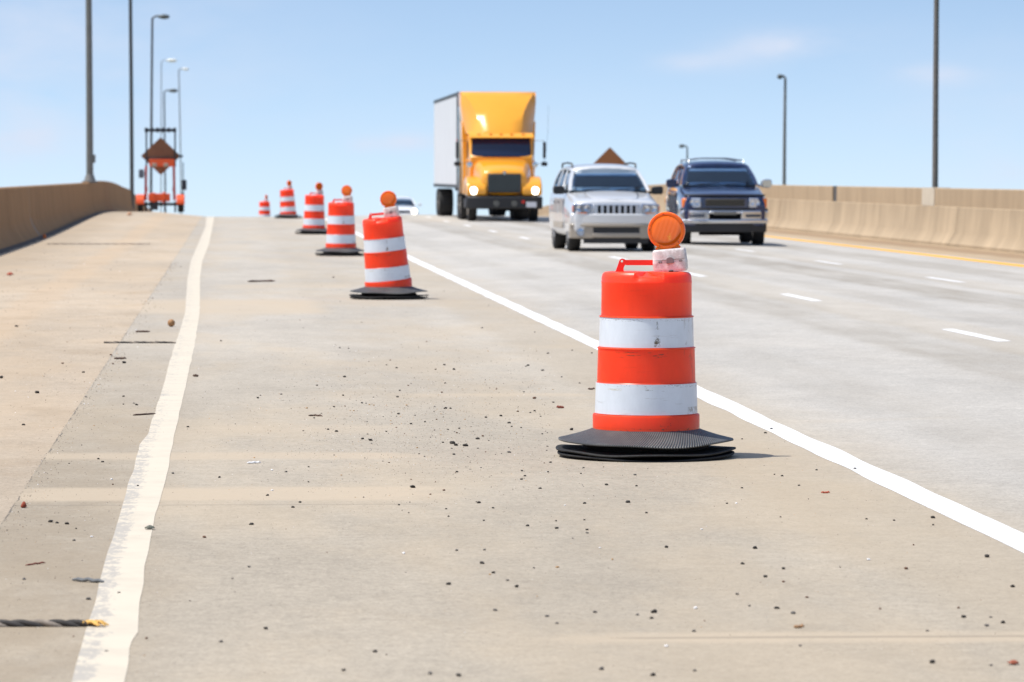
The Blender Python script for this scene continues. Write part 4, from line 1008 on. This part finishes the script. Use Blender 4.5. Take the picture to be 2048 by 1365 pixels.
    mb.loft(rings); mb.build('sleeper', Y_, t, bevel=.05, seg=3)
    mb = MB(); rings = []
    for (z, yf, hf, hb, ys) in ((2.94, 1.98, .66, 1.12, 2.35), (3.05, 2.05, .68, 1.16, 2.6), (3.35, 2.30, .73, 1.23, 3.0), (3.7, 2.62, .83, 1.27, 3.15), (4.0, 2.92, .98, 1.30, 3.25), (4.25, 3.2, 1.14, 1.31, 3.35), (4.36, 3.36, 1.20, 1.31, 3.45), (4.40, 3.50, 1.19, 1.28, 3.6)):
        mid = yf - .05
        rings.append([(-hb, 4.35, z), (-hb, ys + .25, z), (-hb * .98, ys, z), (-(hf + .10), yf + .16, z), (-hf, yf, z), (-hf * .5, mid, z), (0, mid - .02, z), (hf * .5, mid, z), (hf, yf, z), (hf + .10, yf + .16, z), (hb * .98, ys, z), (hb, ys + .25, z), (hb, 4.35, z)])
    mb.loft(rings); mb.build('roof_fairing', Y_, t, smooth=50)
    # mirrors
    for sx in (-1, 1):
        mb = MB(); mb.box((sx * 1.48, 1.95, 2.40), (.10, .08, .55)); mb.box((sx * 1.48, 1.95, 1.93), (.20, .10, .14)); mi = mb.build('mirror', M['black'], t, bevel=.02)
        mb = MB(); mb.tube([(sx * 1.1, 2.1, 2.72), (sx * 1.46, 1.97, 2.72), (sx * 1.46, 1.97, 1.9), (sx * 1.1, 2.1, 1.98)], .014, 6); mb.build('mirror_bracket', M['steel_dark'], mi)
        mb = MB(); mb.tube([(sx * 1.08, 1.3, 1.5), (sx * 1.10, 1.15, 1.88)], .012, 6); mb.lathe([(0, -.03), (.09, -.02), (.1, .0), (0, .02)], 16, axis='y', c=(sx * 1.10, 1.15, 1.9)); mb.build('bonnet_mirror', M['chrome'], t)
    mb = MB(); mb.tube([(1.5, 1.98, 2.0), (1.60, 2.0, 3.0), (1.62, 2.02, 3.9)], .004, 5); mb.build('aerial', M['steel_dark'], t)
    # chassis
    mb = MB(); mb.bb(-.45, .45, .6, 7.4, .75, 1.0); mb.bb(-1.05, -.5, 3.0, 4.2, .45, .95); mb.bb(.5, 1.05, 3.0, 4.2, .45, .95); mb.bb(-.9, .9, .95, 1.1, .5, .7); mb.bb(-.2, .35, .5, 1.9, .35, .9); mb.build('chassis', M['dark'], t, bevel=.03)
    rimm = mat('lorry_rim', (.5, .45, .38), .45, .3)
    wheel(t, -1.03, 1.05, .52, .30, rimm, side=-1); wheel(t, 1.03, 1.05, .52, .30, rimm, side=1)
    for yy in (5.4, 6.7):
        for sx in (-1, 1): wheel(t, sx * .92, yy, .52, .55, rimm, side=sx)
    # trailer
    tm = mat('white_trailer_skin', (.62, .63, .65), .45, var=.05, vscale=.6)
    mb = MB(); mb.bb(-1.30, 1.30, 4.9, 21.3, 1.18, 4.38); tr = mb.build('trailer', tm, t, bevel=.03)
    mb = MB()
    for sx in (-1, 1):
        mb.bb(sx * 1.297, sx * 1.315, 4.88, 21.32, 4.30, 4.41); mb.bb(sx * 1.297, sx * 1.315, 4.88, 21.32, 1.10, 1.22); mb.bb(sx * 1.22, sx * 1.316, 4.87, 5.35, 1.22, 4.30)
    mb.bb(-1.31, 1.31, 4.86, 4.92, 1.12, 4.42); mb.build('trailer_edge_rail', mat('dark_trailer_rail', (.035, .04, .045), .5), tr, smooth=0)
    mb = MB(); mb.bb(-.5, .5, 5.2, 21, .95, 1.17)
    for sx in (-1, 1): mb.bb(sx * .75 - .05, sx * .75 + .05, 8.6, 8.75, .3, 1.1)
    mb.build('trailer_frame', M['dark'], tr)
    mb = MB(); mb.box((-1.325, 5.1, 2.75), (.02, .1, .12)); mb.build('marker_lamp', mat('red_lamp', (.8, .06, .03), .3), tr)
    for yy in (18.4, 19.7):
        for sx in (-1, 1): wheel(t, sx * 1.0, yy, .52, .55, rimm, side=sx)
    mb = MB(); mb.tube([(-1.24, 4.6, .9), (-1.24, 4.6, 3.9)], .07, 12); mb.build('exhaust_stack', M['chrome'], t)
lorry()

# ------------------------------------------------------------------ arrow board trailer on the left shoulder
def arrow_board():
    y = 172.0; s = FPX / y; x = (322 - 460) / s; z = road_z(x, y)
    t = thing('arrow_board_trailer', 'orange arrow board trailer with a tall frame parked on the left shoulder', 'trailer', (x, y, z), (0, 0, 0))
    OR = mat('orange_trailer_paint', (.75, .09, .015), .45); DB = mat('dark_frame', (.02, .024, .035), .5)
    k = 1 / s
    X = lambda px: (px - 322) * k
    Z = lambda py: (426 - py) * k
    for sx in (-1, 1):
        cx = sx * .84
        mb = MB(); pts = []
        for q in range(13):
            a = PI * q / 12; pts.append((.42 * math.cos(a), .42 * math.sin(a) + .33))
        pts += [(-.40, .33), (-.36, .36)] + [(.36 * math.cos(PI - PI * q / 12), .36 * math.sin(PI * q / 12) + .33) for q in range(1, 12)] + [(.36, .36)]
        mb.prism([(u, v) for u, v in pts[:13]] , lambda u, v, w: (w, u, v), cx - .17, cx + .17)
        f = mb.build('wheel_guard', OR, t, bevel=.03)
        wheel(t, cx, 0, .32, .22, M['steel'], side=sx)
    mb = MB(); mb.bb(X(298), X(341), -.3, .35, Z(404), Z(389)); mb.bb(X(305), X(312), -.32, .3, Z(406), Z(387)); mb.bb(X(326), X(333), -.32, .3, Z(408), Z(386)); mb.build('control_box', OR, t, bevel=.03)
    mb = MB(); mb.bb(-.9, .9, -.06, .06, .28, .40); mb.bb(-.06, .06, -.1, 2.6, .3, .42); mb.tube([(-.6, -.2, 0), (-.6, -.2, .45)], .04); mb.tube([(.2, -.9, 0), (.2, -.9, .5)], .04); mb.bb(-.35, -.1, -.2, .1, .1, .45); mb.tube([(.62, -.2, 0), (.62, -.2, .45)], .04); mb.build('axle_frame', DB, t)
    mm_ = mat('red_mast_paint', (.45, .035, .02), .5)
    for px in (293.5, 348.5):
        mb = MB(); mb.tube([(X(px - (1.2 if px < 300 else -1.2)), .1, Z(402)), (X(px), .1, Z(334))], .055, 8); mb.bb(X(px) - .06, X(px) + .06, .04, .16, Z(384), Z(376)); mb.build('mast', mm_, t)
    mb = MB()
    for px in (294, 351): mb.tube([(X(px), .1, Z(335)), (X(px), .1, Z(262))], .035, 8)
    mb.tube([(X(293), .1, Z(318)), (X(352), .1, Z(318))], .03, 8)
    mb.build('upright', DB, t)
    mb = MB(); mb.bb(X(291), X(353), .0, .2, Z(265), Z(259.5))
    for q in range(6): mb.box((X(294 + q * 11.2), .08, Z(262)), (.14, .26, .19))
    mb.build('top_rail_lamps', DB, t, bevel=.02)
    mb = MB(); mb.bb(X(300), X(350), -.03, .03, Z(335), Z(320)); mb.build('orange_panel', OR, t, bevel=.01)
    plm = mat('pale_lamp', (.4, .3, .22), .5)
    for px in (310, 333):
        mb = MB(); mb.box((X(px), -.06, Z(332)), (.2, .06, .16)); mb.build('panel_lamp', plm, t, bevel=.02)
    mb = MB(); mb.box((X(284), .1, Z(349)), (.22, .2, .36)); mb.tube([(X(288), .1, Z(349)), (X(293), .1, Z(349))], .025); mb.build('side_box', mat('grey_box', (.12, .14, .17), .5), t, bevel=.02)
    mb = MB(); mb.box((X(369), .3, Z(371)), (.2, .2, .42)); mb.tube([(X(368), .3, 0.02), (X(367), .3, Z(325))], .02); mb.build('jack_mast', DB, t, bevel=.02)
    mb = MB(); mb.box((X(362), .1, Z(314)), (.2, .12, .10)); mb.build('corner_bracket', DB, t)
    # diamond sign carried behind
    sg = None
    mb = MB(); cx, cz = X(322.5), Z(313.5); hw, hh = 39.5 * k, 37.5 * k
    mb.prism([(cx - hw, cz), (cx - hw + .04, cz + .04), (cx - .04, cz + hh - .03), (cx + .04, cz + hh - .03), (cx + hw - .04, cz + .04), (cx + hw, cz), (cx + .04, cz - hh + .02), (cx - .04, cz - hh + .02)], lambda u, v, w: (u, w, v), .22, .25)
    mb.build('sign_back', mat('brown_sign_back', (.26, .11, .055), .75, var=.12, vscale=4), t, bevel=.004)
arrow_board()

def diamond_sign(px, py_c, y, half, yawd, label, col):
    s = FPX / y; x = (px - 460) / s; z = road_z(x, y); zc = EYE + G * y - (py_c - 350) / s - z
    t = thing('diamond_sign', label, 'road sign', (x, y, z), (0, 0, R(yawd)))
    mb = MB(); h = half; mb.prism([(-h, 0), (-h + .05, .05), (-.05, h - .05), (0, h - .01), (.05, h - .05), (h - .05, .05), (h, 0), (0, -h)], lambda u, v, w: (u, w, v + zc), -.008, .008); mb.build('sign_back', col, t, bevel=.002)
    mb = MB(); mb.tube([(0, .03, .15), (0, .03, zc + h * .8)], .025, 8); mb.box((0, .02, zc), (h * 1.2, .02, .05)); mb.build('post', M['steel'], t)
    mb = MB()
    for a in (45, 135, 225, 315): mb.tube([(0, .03, .3), (.6 * math.cos(R(a)), .03 + .6 * math.sin(R(a)), .03)], .02, 6); 
    mb.build('stand_legs', M['steel'], t)
diamond_sign(1221, 336, 168, .88, 0, 'brown backed diamond road sign showing above the silver four wheel drive', mat('brown_back', (.30, .12, .045), .75, var=.12, vscale=4))
diamond_sign(1352, 401, 131, .88, 62, 'orange diamond road sign half hidden left of the blue four wheel drive', mat('orange_back', (.72, .36, .14), .6))

# ------------------------------------------------------------------ twisted joint seals across the shoulder
ropel = mat('dusty_strand', (.26, .22, .18), .85, var=.4, vscale=30); ropem = mat('dark_twisted_seal', (.045, .04, .037), .8, var=.5, vscale=20); ropey = mat('yellow_frayed_end', (.75, .45, .12), .8, var=.3, vscale=30)
def rope(px0, px1, py, r, label, frayed, dark=1.0):
    a, b = at(px0, py), at(px1, py + (0 if px0 > 0 else 0)); L = (b - a).length
    t = thing('joint_seal', label, 'joint seal', a, (0, 0, math.atan2(b.y - a.y, b.x - a.x)))
    mb = MB(); n = int(L / .012); 
    for ph in (0, 2 * PI / 3, 4 * PI / 3):
        mb.mat(1 if ph == 0 else 0); pts = []; rr = []
        for i in range(n + 1):
            u = i / n; xx = L * u; tw = xx * 2 * PI / .20 + ph
            pts.append((xx, math.cos(tw) * r * .55 + .01 * math.sin(xx * 5), r * .35 + math.sin(tw) * r * .5)); rr.append(r * .62 * (1 - max(0, u - .93) * 9))
        mb.tube(pts, rr, 8)
    mb.build('strand', [ropem, ropel], t, smooth=60)
    if frayed:
        mb = MB()
        for k in range(18):
            a0 = random.uniform(-.35, .35); l = random.uniform(.025, .06); x0 = L - random.uniform(.0, .05)
            mb.tube([(x0, random.uniform(-.01, .01), r * .8), (x0 + l * .5, a0 * .05, r * .8 + .006), (x0 + l, a0 * .12, .006)], [.006, .005, .002], 5)
        mb.build('frayed_end', ropey, t)
rope(-60, 192, 1254, .018, 'thick dark twisted joint seal with frayed yellow end, nearest the camera on the left', True)
rope(208, 352, 687, .013, 'thin dark joint seal across the shoulder just above the middle of the edge line', False)
rope(95, 300, 489, .014, 'faint dark joint seal crossing the far left shoulder', False)

# ------------------------------------------------------------------ loose debris
def pebble_mesh(seed, flat=.65):
    bm = bmesh.new(); bmesh.ops.create_icosphere(bm, subdivisions=2, radius=1)
    for v in bm.verts:
        k = 1 + .42 * noise.noise(v.co * .9 + Vector((seed * 3.1, 0, 0))) + .15 * noise.noise(v.co * 2.5 + Vector((0, seed * 5.7, 0)))
        v.co *= k; v.co.z *= flat
    me = bpy.data.meshes.new('pebble'); bm.to_mesh(me); bm.free()
    for p in me.polygons: p.use_smooth = False
    return me
PM = {'dark': mat('dark_stone', (.035, .030, .026), .9, var=.4, vscale=2), 'brown': mat('brown_stone', (.12, .055, .03), .9, var=.3, vscale=2), 'grey': mat('grey_stone', (.13, .12, .11), .9, var=.3, vscale=2), 'white': mat('white_stone', (.75, .75, .76), .6), 'tan': mat('tan_stone', (.42, .24, .10), .8)}
PMESH = {}
for kname in PM:
    PMESH[kname] = []
    for q in range(5):
        me = pebble_mesh(q + len(kname) * 7 + ord(kname[0])); me.materials.append(PM[kname]); PMESH[kname].append(me)
LBL = {'dark': 'small dark stone lying loose on the pale concrete', 'brown': 'small reddish brown stone lying loose on the concrete', 'grey': 'small grey stone lying loose on the concrete', 'white': 'tiny white fragment lying loose on the concrete', 'tan': 'small tan fragment lying loose on the concrete'}
def pebble(px, py, rpx, kind, label=None, nm='pebble', sx=1.0):
    p = at(px, py); s = FPX / p.y; r = rpx / s
    o = bpy.data.objects.new(nm, random.choice(PMESH[kind])); COL.objects.link(o)
    o.scale = (r * sx * random.uniform(.9, 1.15), r * random.uniform(.9, 1.2), r * random.uniform(.85, 1.15)); o.rotation_euler = (0, 0, random.uniform(0, 6.28) if sx == 1 else random.uniform(-.2, .2))
    o.location = p + Vector((0, 0, r * .45)); 
    tag(o, label or LBL[kind], 'stone', None if label else kind + ' stones scattered on the concrete'); return o
PB = '''33,654,4,k;2,757,6,k;74,787,6,k;248,727,5,k;167,746,3.5,k;226,729,3,b;47,851,4,k;247,794,3.5,k;273,811,3.5,k;376,855,3.5,k;516,797,3.5,k;690,755,3,k;442,683,3,k;222,711,3,b;125,728,3,b;
101,1045,6,k;114,1047,4,k;134,1049,5,k;197,919,3.5,k;205,925,3.5,k;503,1050,5,k;535,992,3.5,k;439,956,3.5,k;600,1006,4,k;586,1016,4,k;532,1259,6,k;442,1285,5,g;687,1342,6,k;238,1187,4,k;177,1200,6,g;148,1082,4,g;48,1160,5,g;498,1135,3.5,g;572,945,3.5,g;346,948,4,g;276,973,3,k;544,942,3.5,w;544,982,3,w;183,1075,3.5,w;223,960,3,w;213,1304,4,g;293,1278,4,b;409,1076,5,b;
931,893,6,k;1018,906,4.5,g;825,976,7,k;888,982,3.5,b;861,990,3,b;958,1007,5,k;986,1017,3.5,k;1044,943,3.5,k;1043,960,3.5,k;1050,953,3.5,k;1096,945,3,k;1101,926,3.5,k;1213,971,4,k;1273,973,3.5,k;1270,951,3.5,g;1256,1006,6,k;1169,1008,4,k;1080,978,3.5,k;1293,1027,3.5,k;1055,1053,4.5,k;1113,1058,5,k;1112,1043,3,k;1174,1061,4,k;1174,1067,3.5,g;1169,1041,3,k;1333,1096,5,k;964,1128,6,k;987,1147,5,k;897,1170,6,k;1033,1175,6,k;1015,1162,4,g;913,1102,4,g;969,1101,4,g;990,1222,5,g;1094,1234,5,g;1190,1226,5,g;1308,1226,8,k;1303,1238,5,k;1275,1231,4.5,g;1114,1248,4,g;1203,1340,7,g;1306,1352,7,k;917,1353,7,k;750,1305,6,k;860,1349,6,g;1389,1343,5,g;798,1011,3,k;892,1019,3,k;897,1034,3,k;914,945,3.5,k;908,910,3.5,k;807,1108,4,w;1200,1097,3,w;1333,1294,5,w;1115,1136,4,t;980,1150,3,t;1225,1120,3,t;1130,1012,3,w;
1710,939,4.5,g;1866,1037,6,k;1866,1051,3,k;1788,1042,3,k;1733,1039,3,k;1510,1098,6,k;1485,1129,5,k;1567,1139,5,k;1531,1155,6,k;1567,1165,4,b;1474,1190,5,g;1812,1139,5,b;1737,1121,4.5,w;1974,1115,7,k;2025,1175,6,k;1554,1218,6,k;1586,1228,5.5,g;1499,1213,3.5,g;1927,1236,6,k;1973,1253,6,g;2006,1247,6,k;1981,1236,4,g;1855,1263,4,g;1864,1327,8,k;1600,1293,4,g;1388,1264,5,g;1614,1196,4,b;1564,953,3.5,k;1598,972,3,k;1454,1008,3,k;1484,977,3,k;1633,941,3,k;1549,950,2.5,k;1561,1035,2.5,k;1760,1219,3.5,b;1827,1091,3,b;1917,1217,3.5,b;1472,1008,3,w;1403,1060,3,w;1391,1218,5,w;1982,1332,4,g;
1543,859,4,k;1531,867,3.5,k;1484,879,2.5,k;889,731,3.5,k;908,740,3.5,k;689,755,3.5,k;795,795,3,k;1056,732,3.5,k;1085,742,4,g;1069,798,4.5,b;891,818,4,k;901,818,3,k;1002,833,4,k;972,836,3.5,k;797,829,3.5,k;673,864,4,k;656,860,3.5,k;822,849,3.5,k;955,879,5,k;1096,708,3.5,g;667,556,3,g;850,845,3,k;1018,847,4,k;725,879,4,k;741,882,5,k;1143,861,5,k;905,888,7,k;912,892,5,k;886,886,3,k;668,815,3,k;634,772,3,k;686,792,3,k;724,807,3,k;871,740,2.5,k;773,731,2.5,k;1068,1137,3,g'''
KK = {'k': 'dark', 'b': 'brown', 'g': 'grey', 'w': 'white', 't': 'tan'}
for it in PB.replace('\n', '').split(';'):
    a = it.split(',')
    if len(a) == 4: pebble(float(a[0]), float(a[1]), float(a[2]) * .78, KK[a[3]])
# more of the same, thick in a drift around the middle of the closed lane
rnd = random.Random(11); cnt = 0
while cnt < 120:
    if rnd.random() < .7: px, py = rnd.gauss(880, 170), rnd.gauss(850, 70)
    else: px, py = rnd.uniform(0, 2000), rnd.uniform(640, 1340)
    if not (0 < px < 2048 and 560 < py < 1350): continue
    xr = 470 + (py - 350) * 2.1
    if px > xr - 10: continue
    if 1110 < px < 1480 and 800 < py < 925: continue
    pebble(px, py, rnd.uniform(1.3, 2.3), rnd.choice(['dark', 'dark', 'grey', 'brown', 'grey', 'tan'])); cnt += 1
# fine grit: uncountable
mb = MB(); rnd = random.Random(5)
for i in range(7500):
    q = rnd.random()
    if q < .45: px, py = rnd.gauss(860, 210), rnd.gauss(860, 80)
    elif q < .62: px, py = rnd.uniform(-40, 330), rnd.uniform(480, 1365)
    elif q < .72:
        py = rnd.uniform(520, 1100); px = 460 - (py - 350) * 1.08 / 1.65 + abs(rnd.gauss(0, 26)) * (py - 350) / 500 - 4
    else: px, py = rnd.uniform(-40, 2080), rnd.uniform(560, 1365)
    if not (-60 < px < 2100 and 470 < py < 1390) or px > 490 + (py - 350) * 2.1: continue
    if 1110 < px < 1480 and 700 < py < 925: continue
    p = at(px, py); s = FPX / p.y; r = rnd.uniform(.5, 1.3) / s * (1.5 if rnd.random() < .08 else 1)
    mb.mat(rnd.choice([0, 0, 0, 1, 1, 2, 3]) if rnd.random() < .93 else 4)
    a = rnd.uniform(0, 6.28); vs = [(p.x + r * math.cos(a + k * 2.09) * rnd.uniform(.7, 1.3), p.y + r * math.sin(a + k * 2.09), p.z - .0003) for k in range(3)] + [(p.x + r * rnd.uniform(-.2, .2), p.y, p.z + r * rnd.uniform(.7, 1.1))]
    mb.add(vs, [(0, 2, 1), (0, 1, 3), (1, 2, 3), (2, 0, 3)])
g = mb.build('grit', [PM['dark'], PM['grey'], PM['brown'], PM['tan'], PM['white']], smooth=0); tag(g, 'fine dark grit and sand strewn over the closed lane', 'grit', kind='stuff')

# single finds
o = pebble(342.5, 648, 7.2, 'tan', 'round brown nut lying left of the worn white edge line', 'nut'); o['category'] = 'nut'
for p in [o]: 
    mb = MB(); mb.lathe([(0, -1), (.35, -.93), (.75, -.66), (.97, -.2), (.97, .25), (.75, .68), (.4, .92), (.1, 1.02), (0, 1.05)], 24)
    me2 = mb.build('tmp', mat('nut_shell', (.36, .19, .08), .7, var=.4, vscale=2), smooth=80); o.data = me2.data; bpy.data.objects.remove(me2)
    r = .041; o.scale = (r, r, r); o.location = at(342.5, 654) + Vector((0, 0, r)); o.rotation_euler = (.9, .3, 0)
def stick(px0, py0, px1, py1, r, m, label, nm='twig', cat='twig', curve=0):
    a, b = at(px0, py0), at(px1, py1); mb = MB(); d = b - a; n = 6; pts = []
    for i in range(n + 1):
        u = i / n; p = d * u; pts.append((p.x, p.y + math.sin(u * PI) * curve + .01 * noise.noise(Vector((px0, u * 4, 0))), p.z + r * .8 + abs(.012 * noise.noise(Vector((u * 3, px0, 0))))))
    mb.tube(pts, [r * .5] + [r] * (n - 1) + [r * .4], 7); o = mb.build(nm, m, loc=a); tag(o, label, cat); return o
red = mat('reddish_twig', (.22, .05, .03), .8); brn = mat('brown_twig', (.09, .05, .035), .8); gry = mat('grey_plastic_strip', (.12, .13, .14), .5); wht = mat('white_plastic_strip', (.85, .85, .85), .4)
stick(51, 1132, 91, 1127, .0035, red, 'thin reddish twig on the dark concrete near the lower left edge')
o = stick(145, 1163, 208, 1167, .008, gry, 'dark grey strip of plastic beside the lower end of the worn edge line', 'plastic_strip', 'debris')
o = stick(494, 928, 522, 927, .006, wht, 'white strip of plastic lying in the closed lane right of the worn edge line', 'plastic_strip', 'debris')
stick(1642, 987, 1660, 987, .005, mat('rust_red_strip', (.42, .07, .03), .7), 'short rust red splinter between the near drum and the right white line')
stick(617, 833, 645, 834, .006, brn, 'brown twig in the middle of the closed lane among the grit', curve=.05)
stick(266, 832, 311, 829, .006, brn, 'dark twig lying against the left side of the worn edge line')
stick(228, 719, 253, 719, .009, brn, 'short dark twig above the small stones left of the worn edge line')
stick(271, 665, 300, 665, .010, brn, 'faint twig left of and below the brown nut')
stick(496, 565, 550, 564, .016, brn, 'long thin twig in the closed lane beyond the brown nut', curve=.15)
stick(1113, 817, 1128, 817, .009, red, 'short reddish chip just left of the near drum')
stick(1176, 780, 1190, 780, .007, brn, 'short dark chip touching the near drum outline on its left')
stick(386, 754, 397, 754, .010, brn, 'small dark chip beside the right edge of the worn line')
stick(1588, 1257, 1608, 1256, .006, mat('tan_chip', (.35, .20, .10), .8), 'tan chip lying above the pale strip at the lower right', 'chip', 'debris')
def chip(px, py, w, h, m, label, nm='leaf', cat='leaf', up=.35, seed=0):
    p = at(px, py); s = FPX / p.y; W, H = w / s, h / s; mb = MB(); rows = []
    for i in range(5):
        u = i / 4 * 2 - 1; hh = (1 - u * u * .85) 
        rows.append([(u * W / 2, -.3 * H * hh - .01, .002 + abs(u) * H * up), (u * W / 2 + .002, 0, .002 + H * hh * .9 + .2 * H * noise.noise(Vector((u * 2, seed, 0)))), (u * W / 2, .6 * H * hh + .01, .003 + abs(u) * H * up)])
    vs = [q for r in rows for q in r]; fs = [(i * 3 + k, i * 3 + k + 1, (i + 1) * 3 + k + 1, (i + 1) * 3 + k) for i in range(4) for k in range(2)]
    mb.add(vs, fs); o = mb.build(nm, m, loc=p, smooth=60); sdm = o.modifiers.new('s', 'SOLIDIFY'); sdm.thickness = .002; tag(o, label, cat); return o
chip(47, 1016, 12, 14, mat('red_leaf', (.28, .05, .02), .7), 'dry red brown leaf standing up near the left picture edge', up=.1, seed=2)
chip(299, 1060, 19, 9, mat('grey_leaf', (.11, .115, .09), .7), 'dark grey green leaf lying on the worn edge line', seed=5)
chip(2026, 1330, 22, 9, mat('rust_chip', (.30, .08, .04), .8), 'rust brown chip in the lower right corner', 'chip', 'debris', seed=7)
chip(20, 552, 14, 8, mat('brick_chip', (.42, .10, .06), .8), 'brick red scrap on the left shoulder near the barrier', 'scrap', 'debris', seed=9)
chip(89, 478, 8, 11, mat('orange_scrap', (.62, .16, .03), .6), 'orange scrap standing against the foot of the left barrier', 'scrap', 'debris', up=.1, seed=4)
chip(259, 432, 11, 9, mat('tan_scrap', (.55, .32, .2), .8), 'tan pink lump at the end of the left barrier near the crest', 'scrap', 'debris', seed=6)
for (px, py, w) in ((1410, 943, 14), (316, 1078, 24), (1490, 941, 8), (580, 986, 8)):
    pass
